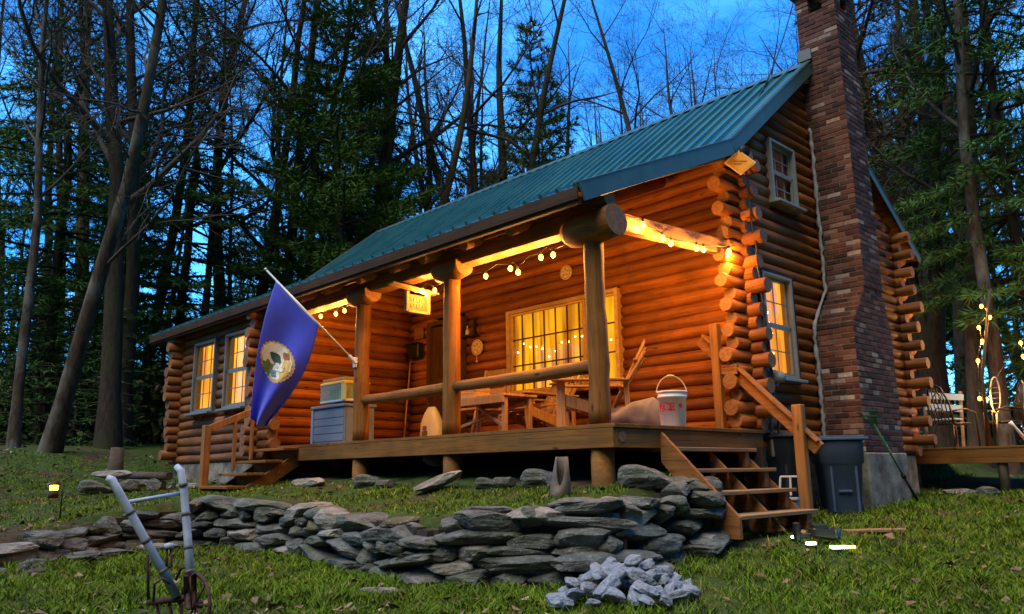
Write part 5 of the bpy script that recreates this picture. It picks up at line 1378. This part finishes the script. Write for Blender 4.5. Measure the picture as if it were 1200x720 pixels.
def pine_tree(seed, H, r_b, first=.25, wide=.22, droop=.0, mats=('bark_d', 'needle'), tuft=.27, blades=13, dens=1.0, gap=.62):
    rr = random.Random(seed); T = MB(); V = []; F = []
    k = 12; pts = [Vector((rr.gauss(0, .02) * i, rr.gauss(0, .02) * i, -.2 + H * i / k)) for i in range(k + 1)]; rad = [max(.015, r_b * (1.25 if i == 0 else 1) * (1 - i / k) ** .85) for i in range(k + 1)]
    T.tube(pts, rad, 9, 0, None, False)
    def tf(p, d, L):
        for b in range(blades):
            dv = (d * rr.uniform(.25, 1.1) + Vector((rr.gauss(0, .55), rr.gauss(0, .55), rr.gauss(0, .42)))).normalized() * L * rr.uniform(.7, 1.15)
            s = dv.orthogonal().normalized(); s.rotate(Matrix.Rotation(rr.uniform(0, 3.14), 3, dv.normalized())); s = s * (L * .065)
            n0 = len(V); V.extend([tuple(p - s), tuple(p + s), tuple(p + dv)]); F.append((n0, n0 + 1, n0 + 2))
    z = H * first; wv = 0
    while z < H * .985:
        t = z / H; i = min(k - 1, int(t * k)); c = pts[i].lerp(pts[i + 1], t * k - i)
        prof = (1 - t) ** .8 * min(1, .45 + (t - first) * 3.0)
        nb = rr.choice((4, 5, 5, 6))
        for b in range(nb):
            if rr.random() < .12: continue
            az = wv + b * 6.283 / nb + rr.uniform(-.35, .35); L = max(.25, H * wide * prof * rr.uniform(.65, 1.15))
            el = .28 * t + rr.uniform(-.08, .16) - droop
            d = Vector((math.cos(az) * math.cos(el), math.sin(az) * math.cos(el), math.sin(el))); ks = 5; bp = [c]; q = c.copy(); dd = d.copy()
            for s in range(ks): dd = (bend(rr, dd, .06) + Vector((0, 0, .06 if droop < .1 else -.05))).normalized(); q = q + dd * L / ks; bp.append(q.copy())
            T.tube(bp, [max(.006, .012 + .012 * L * (1 - s / ks)) for s in range(ks + 1)], 4, 0, None, False)
            m = max(3, int(L / .26 * dens))
            for j in range(m):
                u = .22 + .78 * (j + rr.random()) / m; ii = min(ks - 1, int(u * ks)); a = bp[ii].lerp(bp[ii + 1], u * ks - ii); ax = (bp[ii + 1] - bp[ii]).normalized()
                side = Vector((-ax.y, ax.x, 0)).normalized() * (1 if j % 2 else -1)
                sl = L * .30 * (1.15 - u) + .16
                sd = (ax * .75 + side * .75 + Vector((0, 0, rr.uniform(-.12, .2)))).normalized()
                nt = max(1, int(sl / .2))
                for w in range(1, nt + 1): tf(a + sd * sl * w / nt, sd, tuft)
                tf(a, ax, tuft * .8)
            tf(bp[-1], dd, tuft)
        z += gap * rr.uniform(.75, 1.25); wv += .7
    tm = _mesh('trunk', T, M[mats[0]]); cm = _mesh('crown', type('o', (), dict(v=V, f=F))(), M[mats[1]], False)
    return tm, cm
TREES = {
 'bareA': bare_tree(11, 19, .17, .30, 17, .62), 'bareB': bare_tree(12, 21, .20, .26, 18, .60, 0, ('bark_b', 'twig')), 'bareC': bare_tree(13, 17, .30, .25, 13, .62, 3, ('bark_b', 'twig')),
 'bareD': bare_tree(14, 18, .30, .22, 12, .66, 4), 'slim': bare_tree(15, 17, .095, .34, 15, .42, 0, ('bark_b', 'twig')), 'lichen': bare_tree(16, 19, .145, .36, 16, .62, 0, ('bark_l', 'twig')), 'big': bare_tree(17, 24, .30, .28, 20, .56, 0, ('bark_d', 'twig'), 1.0),
 'pineA': pine_tree(31, 19, .22, .16, .22, .0, ('bark_d', 'needle'), .32, 14, 2.0, .55), 'pineB': pine_tree(32, 15, .17, .10, .25, .03, ('bark_d', 'needle'), .30, 13, 1.7, .55), 'pineBrown': pine_tree(33, 17, .16, .36, .21, .02, ('bark_b', 'needle_b')),
 'hemA': pine_tree(34, 18, .17, .14, .24, .16, ('bark_d', 'needle_d'), .26, 11, 1.5, .5), 'hemB': pine_tree(35, 12, .13, .04, .29, .18, ('bark_d', 'needle_d'), .24, 11, 1.5, .42), 'sap': pine_tree(36, 4.2, .05, .03, .34, .1, ('bark_d', 'needle_d'), .15, 7, 1.0, .30),
}
PROTO = {}
def tree(kind, x, y, s=1.0, rz=None, lab='', grp=None, lean=None, name=None, zoff=0, cat='tree'):
    nm = name or ('conifer' if kind[:3] in ('pin', 'hem', 'sap') else 'bare_tree')
    if kind == 'sap' and name is None: nm = 'sapling'
    t = thing(nm, (x, y, gz(x, y) - .05 + zoff), lab, cat, grp)
    t.rotation_euler = (*(lean or (0, 0)), rnd.uniform(0, 6.28) if rz is None else rz)
    if lean: t.rotation_mode = 'ZXY' if False else 'XYZ'
    t.scale = (s, s, s)
    if kind not in PROTO:
        PROTO[kind] = []
        for nm2, me in zip(('trunk', 'crown'), TREES[kind]):
            o = bpy.data.objects.new(nm2, me); COL.objects.link(o); o.parent = t; PROTO[kind].append(o)
    else:
        for p in PROTO[kind]:
            o = p.copy(); COL.objects.link(o); o.parent = t
    return t
def at(px, dist):
    v = fw + r2 * ((px - 600) / 934.0) - u2 * ((555 - 360) / 934.0); h = Vector((v.x, v.y)); k = dist / (h.length if False else 1.0)
    return C_.x + v.x * dist, C_.y + v.y * dist
LW_ = 'left'
# --- trees one can tell apart
x, y = at(12, 16.4); tree('lichen', x, y, .78, 1.0, 'pale barked straight tree at the far left edge of the wood', lean=(0, 0), name='bare_tree')
# leaning lichen tree: bespoke trunk
def leaning():
    rr = random.Random(77); T = MB(); Cw = MB()
    ctrl = [(58, 528, 15.5), (75, 470, 15.5), (100, 380, 15.6), (128, 285, 15.7), (150, 215, 15.8), (170, 120, 16.0), (188, 20, 16.3), (200, -90, 16.6), (215, -220, 17)]
    P = [dpt(*c) for c in ctrl]; x, y = P[0].x, P[0].y
    t = thing('bare_tree', (x, y, gz(x, y)), 'leaning tree with patchy pale bark beside big dark trunk at left', 'tree')
    P[0].z = gz(x, y) - .1
    R_ = [.24, .165, .15, .135, .12, .105, .09, .07, .04]; T.tube(P, R_, 10, 0, None, False)
    def tw(p, d, L, r, lev):
        pts = [p]; q = p.copy(); dd = d.copy(); k = 6
        for i in range(k): dd = bend(rr, dd, .13); q = q + dd * L / k; pts.append(q.copy())
        Cw.tube(pts, [max(.004, r * (1 - .85 * i / k)) for i in range(k + 1)], 5 if lev < 2 else 3, 0, None, False)
        if lev < 4:
            for j in range(6 if lev < 3 else 3):
                u = rr.uniform(.25, .95); i = int(u * k); a = pts[i]; ax = (pts[min(k, i + 1)] - pts[i]) if i < k else dd
                ax = ax.normalized() if ax.length > 0 else dd; s = ax.orthogonal(); s.rotate(Matrix.Rotation(rr.uniform(0, 6.28), 3, ax)); tw(a, (ax + s * rr.uniform(.5, .9)).normalized(), L * rr.uniform(.35, .55), r * .45, lev + 1)
    # the long limb that reaches right across the sky, and others
    a = dpt(150, 215, 15.8); b = dpt(225, 165, 15.0); c = dpt(350, 118, 14.2); 
    tw(dpt(118, 318, 15.7), (dpt(215, 240, 15.2) - dpt(118, 318, 15.7)).normalized(), 4.6, .042, 1)
    for k in range(8):
        i = rr.randint(4, 7); p = P[i].lerp(P[i + 1], rr.random()); az = rr.uniform(0, 6.28); el = rr.uniform(-.1, .8)
        tw(p, Vector((math.cos(az) * math.cos(el), math.sin(az) * math.cos(el), math.sin(el))), rr.uniform(2.0, 3.6), .034, 1)
    T.build('trunk', M['bark_l'], t, True); Cw.build('crown', M['twig'], t, True)
leaning()
x, y = at(124, 17.5); tree('big', x, y, .78, .3, 'thickest dark trunk at left, just right of the leaning pale tree')
x, y = at(141, 19.0); tree('bareA', x, y, 1.1, 2.0, 'dark trunk right behind the thickest left trunk', lean=(0, .01))
x, y = at(256, 23.5); tree('bareB', x, y, 1.1, 1.1, 'straight dark bare trunk rising behind the window wing')
x, y = at(433, 26); tree('big', x, y, 1.0, 2.7, 'big dark forked trunk rising right behind the left roof end')
x, y = at(480, 25); tree('bareC', x, y, 1.05, .4, 'bare spreading tree behind the roof, right of the big dark trunk')
x, y = at(583, 26); tree('bareD', x, y, 1.15, 1.9, 'many stemmed bare tree behind the middle of the roof')
x, y = at(548, 31); tree('bareC', x, y, 1.1, 3.9, 'bare tree between the spreading tree and the many stemmed one')
x, y = at(762, 30); tree('bareB', x, y, .98, 3.3, 'lone bare tree with a fan of branches above the right half of the roof')
x, y = at(388, 22.5); tree('pineA', x, y, .95, .8, 'tall green pine behind the left end of the roof')
x, y = at(632, 27); tree('pineB', x, y, 1.08, 2.2, 'green pine with layered boughs behind the middle roof')
x, y = at(1052, 19); tree('pineBrown', x, y, .95, 1.2, 'tall pine with browning needles just right of the chimney top')
x, y = at(1108, 19); tree('bareD', x, y, 1.1, .9, 'many stemmed bare tree with arching limbs right of chimney')
x, y = at(1150, 17.5); tree('bareB', x, y, .95, 4.0, 'grey trunk lit by string lights beside the rear deck')
x, y = at(1185, 16); tree('lichen', x, y, 1.05, 2.6, 'pale grey trunk at the right edge beside the rear deck')
x, y = at(1092, 21.5); tree('bareA', x, y, 1.1, 5.0, 'dark trunk leaning left behind the rear deck', lean=(.02, -.12))
x, y = at(1232, 16.5); tree('hemA', x, y, 1.0, .2, 'dark hemlock whose boughs reach in from the right edge')
x, y = at(345, 24.5); tree('bareC', x, y, .66, 1.4, 'small brownish bare tree behind the wing roof', zoff=0)
x, y = at(42, 20); tree('hemA', x, y, 1.0, 3.3, 'dark hemlock between the pale edge tree and the leaning tree')
x, y = at(200, 22); tree('hemA', x, y, .95, 5.3, 'dark hemlock behind the left end of the window wing')
# --- the wood behind: look-alikes share a label
rt = random.Random(99)
def scatter(n, px0, px1, d0, d1, kinds, lab, grp, smin=.85, smax=1.2):
    for k in range(n):
        px = px0 + (px1 - px0) * (k + rt.random()) / n; d = rt.uniform(d0, d1); x, y = at(px, d)
        if -13 < x < 3 and -3 < y < 12.5: continue
        kd = rt.choice(kinds); tree(kd, x, y, rt.uniform(smin, smax), rt.uniform(0, 6.28), lab, grp, (rt.gauss(0, .02), rt.gauss(0, .02)))
scatter(15, -60, 330, 20, 36, ('bareA', 'slim', 'slim', 'bareB'), 'slender leafless tree in the dusky wood left of the cabin', 'bare trees in the left wood')
scatter(8, -90, 330, 22, 40, ('hemA', 'hemB', 'hemB'), 'dark evergreen in the wood left of the cabin', 'evergreens in the left wood', .8, 1.1)
scatter(8, -60, 340, 44, 60, ('hemB', 'slim', 'slim', 'bareA'), 'tree far back in the wood left of the cabin', 'far trees in the left wood', .9, 1.15)
scatter(24, 290, 960, 28, 44, ('slim', 'bareC', 'bareA', 'bareB'), 'slender leafless tree showing over the roof', 'bare trees behind the roof', .85, 1.05)
scatter(9, 270, 560, 26, 42, ('hemB', 'pineB', 'hemA', 'hemB'), 'evergreen showing over the lower left roof', 'evergreens behind the roof', .8, .95)
scatter(10, 640, 980, 40, 55, ('slim', 'bareC', 'bareD'), 'distant leafless tree over the upper roof', 'distant bare trees behind the roof', .9, 1.15)
scatter(13, 1060, 1290, 23, 40, ('bareA', 'slim', 'bareB', 'bareC'), 'slender leafless tree in the wood right of the chimney', 'bare trees in the right wood')
scatter(4, 1075, 1300, 27, 42, ('hemA', 'hemB', 'pineA'), 'dark evergreen in the wood right of the chimney', 'evergreens in the right wood', .85, 1.1)
scatter(14, -60, 200, 18.5, 27, ('sap',), 'small dark evergreen sapling on the left wood floor', 'saplings in the left wood', .7, 1.25)
scatter(4, 1100, 1280, 19, 26, ('sap',), 'small dark evergreen sapling behind the rear deck', 'saplings in the right wood', .6, 1.2)
# --- brush of the far wood floor
rb = random.Random(3); V = []; F = []
for k in range(5200):
    side = rb.random(); px = rb.uniform(-130, 420) if side < .6 else rb.uniform(1040, 1330) if side < .82 else rb.uniform(420, 1040)
    d = rb.uniform(19, 46) if side < .82 else rb.uniform(30, 48); x, y = at(px, d); zz = gz(x, y)
    h = abs(rb.gauss(0, .55 + d * .015)); c = Vector((x + rb.gauss(0, .4), y + rb.gauss(0, .4), zz + h))
    for b in range(9):
        dv = Vector((rb.gauss(0, 1), rb.gauss(0, 1), rb.gauss(0, .8))).normalized(); s = dv.orthogonal().normalized(); L = rb.uniform(.10, .26)
        p = c + dv * rb.uniform(0, .35); n0 = len(V); V += [tuple(p - s * L * .3), tuple(p + dv * L * .5), tuple(p + s * L * .3), tuple(p - dv * L * .5)]; F.append((n0, n0 + 1, n0 + 2, n0 + 3))
ob = bpy.data.objects.new('undergrowth', _mesh('undergrowth', type('o', (), dict(v=V, f=F))(), M['brush'], False)); COL.objects.link(ob); tag(ob, 'dark leafy undergrowth on the floor of the wood', 'undergrowth', kind='stuff')
# red roofed barn behind the left trees
bx, by = at(95, 48); bn = thing('barn', (bx, by, gz(bx, by)), 'dull red barn half hidden behind the left trees', 'barn')
M['barn_red'] = plain('barn_red', (.26, .055, .04), .8, 0, .25, 1.2); e = MB(); z0 = gz(bx, by) - .5
Rb = Matrix.Rotation(R(38), 3, 'Z'); W = lambda p: Vector((bx, by, z0)) + Rb @ Vector(p)
e.add([W(p) for p in ((-7, -4, 0), (7, -4, 0), (7, 4, 0), (-7, 4, 0), (-7, -4, 3.6), (7, -4, 3.6), (7, 4, 3.6), (-7, 4, 3.6), (-7, 0, 6), (7, 0, 6))], [(0, 1, 5, 4), (2, 3, 7, 6), (1, 2, 6, 9, 5), (3, 0, 4, 8, 7)]); e.build('wall', M['barn_red'], bn)
e = MB()
for s in (-1, 1): e.add([W((-7.4, s * 4.5, 3.35)), W((7.4, s * 4.5, 3.35)), W((7.4, 0, 6.08)), W((-7.4, 0, 6.08)), W((-7.4, s * 4.5, 3.25)), W((7.4, s * 4.5, 3.25)), W((7.4, 0, 5.98)), W((-7.4, 0, 5.98))], [(0, 1, 2, 3), (4, 5, 6, 7), (0, 1, 5, 4), (1, 2, 6, 5), (3, 0, 4, 7)])
e.build('roof', plain('barn_roof', (.22, .06, .05), .6, .1, .2, 1), bn)
e = MB(); e.box(W((0, -4.06, 1.3)), (2.4, .1, 2.6), Rb); e.build('door', plain('barn_door', (.15, .035, .03), .8), bn)

# string lights hung in the tree by the rear deck
tb = [(1150, 359, 13.6), (1160, 372, 13.5), (1147, 384, 13.6), (1151, 400, 13.6), (1146, 423, 13.5), (1148, 467, 13.4), (1156, 468, 13.3), (1196, 402, 13.8), (1199, 418, 13.8)]
pts = [tuple(dpt(*p)) for p in tb]; wp = [tuple(dpt(1158, 330, 13.6))]
for p in pts: wp.append((p[0], p[1], p[2] + .06))
string_lights(wp, pts, 'warm bulb string light wound up a trunk beside the rear deck', M['bulb_far'], rad=.030, base=pts[3])
po = MB(); a = dpt(1157, 500, 13.2); po.tube([(a.x, a.y, -.14), (a.x + .02, a.y, 1.0), tuple(dpt(1160, 340, 13.5))], [.03, .026, .02], 8); tag(po.build('light_pole', M['bark_b'], None, True, (a.x, a.y, -.14)), 'thin dark pole on rear deck holding the string lights', 'pole')

# ------------------------------------------------------------------ grass and fallen leaves
rg = np.random.default_rng(4)
def mesh_np(name, V, F, mat):
    me = bpy.data.meshes.new(name); nv, nf, k = len(V), len(F), F.shape[1]
    me.vertices.add(nv); me.vertices.foreach_set('co', V.astype(np.float32).ravel()); me.loops.add(nf * k); me.loops.foreach_set('vertex_index', F.astype(np.int32).ravel())
    me.polygons.add(nf); me.polygons.foreach_set('loop_start', np.arange(0, nf * k, k, dtype=np.int32)); me.polygons.foreach_set('loop_total', np.full(nf, k, dtype=np.int32)); me.update(calc_edges=True); me.materials.append(mat)
    o = bpy.data.objects.new(name, me); COL.objects.link(o); return o
def fbm(x, y, s, seed):
    return np.array([noise.fractal(Vector((a * s + seed, b * s, seed)), 1.0, 2.0, 4) for a, b in zip(x, y)])
def in_view(x, y, z, mar=40):
    P = np.stack([x, y, z], -1) - np.array(C_); d = P @ np.array(fw); u = 600 + 934 * (P @ np.array(r2)) / d; v = 360 - 934 * (P @ np.array(u2)) / d
    return (d > .8) & (u > -mar) & (u < 1200 + mar) & (v < 720 + mar), d
N = 420000
# sample so that density falls with distance
dd = 3.0 * (16.0 / 3.0) ** rg.random(N); aa = rg.random(N)
px = -60 + 1320 * aa; bx_ = (px - 600) / 934.0
hx2 = fw.x + r2.x * bx_ - u2.x * (195 / 934.0); hy2 = fw.y + r2.y * bx_ - u2.y * (195 / 934.0)
gx_ = C_.x + hx2 * dd; gy_ = C_.y + hy2 * dd
gzv = ground_z(gx_, gy_); ok, dep = in_view(gx_, gy_, gzv)
sdv = wall_sd(gx_, gy_)
house = (gx_ > -10.3) & (gx_ < .08) & (gy_ > -.05) & (gy_ < 8.2)
chimn = (gx_ > 0) & (gx_ < .68) & (gy_ > 4.42) & (gy_ < 5.75)
strs = (gx_ > 0) & (gx_ < 1.0) & (gy_ > .8) & (gy_ < 2.5)
wallz = (sdv > -.06) & (sdv < .36) & (gy_ > -4.1) & (gy_ < .85) & (gx_ > -6)
rdk = (gy_ > 8.4) & (gx_ > -.4)
ok &= ~house & ~chimn & ~strs & ~wallz & ~rdk
gx_, gy_, gzv, dep, sdv = gx_[ok], gy_[ok], gzv[ok], dep[ok], sdv[ok]
f1 = fbm(gx_, gy_, .9, 3.1); f2 = fbm(gx_, gy_, 2.6, 9.4)
dens = np.clip(.85 + 1.0 * f1 + .7 * f2, .05, 1)
bare = np.exp(-(((gx_ - 1.15) / .55) ** 2 + ((gy_ - 1.4) / .6) ** 2)); dens *= 1 - .9 * bare; dens *= 1 - .8 * np.exp(-(((gx_ - 1.3) / .55) ** 2 + ((gy_ + 1.1) / .6) ** 2))
dens = np.where((sdv > .3), dens * .75, dens)                      # thin moss turf on the bank
wood_f = np.clip((-10.5 - gx_) / 3, 0, 1); dens *= 1 - .8 * wood_f
keep = rg.random(len(gx_)) < dens
gx_, gy_, gzv, dep, sdv, f1, f2 = [a[keep] for a in (gx_, gy_, gzv, dep, sdv, f1, f2)]
n = len(gx_)
f3 = fbm(gx_, gy_, 7.5, 4.4)
hgt = np.clip(rg.normal(.040, .014, n) * np.clip(1 + .6 * f2 + 1.1 * f3, .3, 2.4), .012, .14) * np.where(sdv > .3, .65, 1.0)
az = rg.random(n) * 6.283; lean = rg.normal(0, .75, (n, 2)); wdt = np.clip(.0022 + .00038 * dep, .003, .0085) * rg.uniform(.7, 1.3, n)
tx, ty = np.cos(az) * wdt, np.sin(az) * wdt
V = np.zeros((n, 5, 3)); F = np.zeros((n, 3), int)
b0 = np.stack([gx_, gy_, gzv - .006], -1)
V[:, 0] = b0 + np.stack([-tx, -ty, 0 * tx], -1); V[:, 1] = b0 + np.stack([tx, ty, 0 * tx], -1)
midp = b0 + np.stack([lean[:, 0] * hgt * .35, lean[:, 1] * hgt * .35, hgt * .62], -1)
V[:, 2] = midp + np.stack([tx, ty, 0 * tx], -1) * .8; V[:, 3] = midp - np.stack([tx, ty, 0 * tx], -1) * .8
V[:, 4] = b0 + np.stack([lean[:, 0] * hgt, lean[:, 1] * hgt, hgt], -1)
V = V.reshape(-1, 3); base = np.arange(n) * 5
F = np.concatenate([np.stack([base, base + 1, base + 2], -1), np.stack([base, base + 2, base + 3], -1), np.stack([base + 3, base + 2, base + 4], -1)])
def grassmat():
    q = NT('grass_blades'); c = q.ramp(q.island(), [(0, (.045, .10, .004)), (.45, (.11, .20, .007)), (.80, (.17, .25, .012)), (.95, (.22, .24, .03)), (1, (.32, .24, .06))])
    pd = q.noise(q.coord(), 3.5, 4, .65)
    c = q.mix(q.math('MULTIPLY', q.ramp(pd, [(.40, (1, 1, 1)), (.56, (0, 0, 0))]), .65), c, (.03, .05, .006))
    pn = q.noise(q.coord(), .8, 4, .6)
    c = q.mix(q.math('MULTIPLY', q.ramp(pn, [(.45, (0, 0, 0)), (.68, (1, 1, 1))]), .55), c, (.105, .15, .012))
    q.col(c); q.rough(.7); q.spec(.12); return q.mat
g_ = mesh_np('grass', V, F, grassmat()); tag(g_, 'short mossy green grass of the lawn and bank', 'grass', kind='stuff')
# fallen leaves
n = 3600; dd = 3.0 * (17.0 / 3.0) ** rg.random(n); px = -60 + 1320 * rg.random(n); bx_ = (px - 600) / 934.0
lx_ = C_.x + (fw.x + r2.x * bx_ - u2.x * (195 / 934.0)) * dd; ly_ = C_.y + (fw.y + r2.y * bx_ - u2.y * (195 / 934.0)) * dd
lz_ = ground_z(lx_, ly_); ok, dep = in_view(lx_, ly_, lz_); sdv = wall_sd(lx_, ly_)
house = (lx_ > -10.3) & (lx_ < .1) & (ly_ > 0) & (ly_ < 8.2); wz = (sdv > -.1) & (sdv < .3) & (ly_ > -4.3) & (ly_ < .85) & (lx_ > -6); ok &= ~house & ~wz & ~((ly_ > 4.3) & (ly_ < 5.8) & (lx_ < .7))
kf = fbm(lx_, ly_, .7, 20.2); ok &= rg.random(n) < np.clip(.35 + 1.3 * kf + .7 * np.clip((-9 - lx_) / 3, 0, 1), .05, 1)
lx_, ly_, lz_, dep = lx_[ok], ly_[ok], lz_[ok], dep[ok]; n = len(lx_); V = []; F = []
sz = rg.uniform(.018, .055, n)
for i in range(n):
    a = rg.uniform(0, 6.28); c, s = math.cos(a) * sz[i], math.sin(a) * sz[i]; t1, t2 = rg.uniform(-.5, .5, 2) * sz[i]; z = lz_[i] + .012 + rg.uniform(0, .03); k = len(V)
    cu = rg.uniform(-.4, .5) * sz[i]
    V += [(lx_[i] + c, ly_[i] + s, z + t1), (lx_[i] + .25 * c - s * .6, ly_[i] + .25 * s + c * .6, z + t2 + cu), (lx_[i] - c, ly_[i] - s, z - t1), (lx_[i] + .25 * c + s * .6, ly_[i] + .25 * s - c * .6, z - t2 + cu)]; F += [(k, k + 1, k + 2), (k, k + 2, k + 3)]
q = NT('leaf_litter'); q.col(q.ramp(q.island(), [(0, (.07, .04, .02)), (.4, (.16, .09, .045)), (.75, (.20, .12, .06)), (.93, (.27, .19, .11)), (1, (.42, .34, .25))])); q.rough(.7)
lv = mesh_np('fallen_leaves', np.array(V), np.array(F), q.mat); tag(lv, 'brown fallen leaves scattered over the lawn and bank', 'leaves', kind='stuff')

# ------------------------------------------------------------------ dusk light
SUN_EL, SUN_AZ = 60.0, 168.0
w = bpy.data.worlds.new('World'); SC.world = w; w.use_nodes = True
nt = w.node_tree; N_ = nt.nodes; L_ = nt.links
bg = N_['Background']; sky = N_.new('ShaderNodeTexSky'); sky.sky_type = 'NISHITA'; sky.sun_disc = False
sky.sun_elevation = R(SUN_EL); sky.sun_rotation = R(SUN_AZ); sky.air_density = 1.0; sky.dust_density = .3; sky.ozone_density = 6.0
tc = N_.new('ShaderNodeTexCoord'); mp = N_.new('ShaderNodeMapping'); mp.inputs['Scale'].default_value = (1, 1, 2.2); L_.new(tc.outputs['Generated'], mp.inputs[0])
nz = N_.new('ShaderNodeTexNoise'); nz.inputs['Scale'].default_value = 3.2; nz.inputs['Detail'].default_value = 6; nz.inputs['Roughness'].default_value = .6; L_.new(mp.outputs[0], nz.inputs['Vector'])
rp = N_.new('ShaderNodeValToRGB'); rp.color_ramp.elements[0].position = .36; rp.color_ramp.elements[0].color = (.06, .34, .60, 1); rp.color_ramp.elements[1].position = .70; rp.color_ramp.elements[1].color = (.32, .84, 1.04, 1); L_.new(nz.outputs['Fac'], rp.inputs[0])
mx = N_.new('ShaderNodeMix'); mx.data_type = 'RGBA'; mx.blend_type = 'MULTIPLY'; mx.inputs[0].default_value = 1; L_.new(sky.outputs[0], mx.inputs[6]); L_.new(rp.outputs[0], mx.inputs[7])
dt = N_.new('ShaderNodeVectorMath'); dt.operation = 'DOT_PRODUCT'; L_.new(tc.outputs['Generated'], dt.inputs[0]); dt.inputs[1].default_value = (-.66, .62, .42)
mr = N_.new('ShaderNodeMapRange'); mr.interpolation_type = 'SMOOTHSTEP'; mr.inputs[1].default_value = -.35; mr.inputs[2].default_value = .75; mr.inputs[3].default_value = .16; mr.inputs[4].default_value = 3.1; L_.new(dt.outputs['Value'], mr.inputs[0])
vs_ = N_.new('ShaderNodeVectorMath'); vs_.operation = 'SCALE'; L_.new(mx.outputs[2], vs_.inputs[0]); L_.new(mr.outputs[0], vs_.inputs['Scale'])
L_.new(vs_.outputs[0], bg.inputs['Color']); bg.inputs['Strength'].default_value = .095
sl = bpy.data.lights.new('dusk_glow', 'SUN'); sl.energy = 1.6; sl.angle = R(45); sl.color = (1.0, .93, .78)
so = bpy.data.objects.new('dusk_glow', sl); COL.objects.link(so)
az_ = R(SUN_AZ)
sdir = Vector((math.sin(R(SUN_AZ)) * math.cos(R(SUN_EL)), math.cos(R(SUN_AZ)) * math.cos(R(SUN_EL)), math.sin(R(SUN_EL))))
so.rotation_euler = sdir.to_track_quat('Z', 'Y').to_euler()
SC.view_settings.view_transform = 'Standard'; SC.view_settings.look = 'None'; SC.view_settings.exposure = 1.3; SC.view_settings.gamma = 1; SC.view_settings.use_curve_mapping = False
SC.cycles.use_denoising = True
SC.cycles.use_light_tree = True; SC.cycles.max_bounces = 6; SC.cycles.transparent_max_bounces = 12; SC.cycles.sample_clamp_indirect = 4.0; SC.cycles.caustics_reflective = False; SC.cycles.caustics_refractive = False
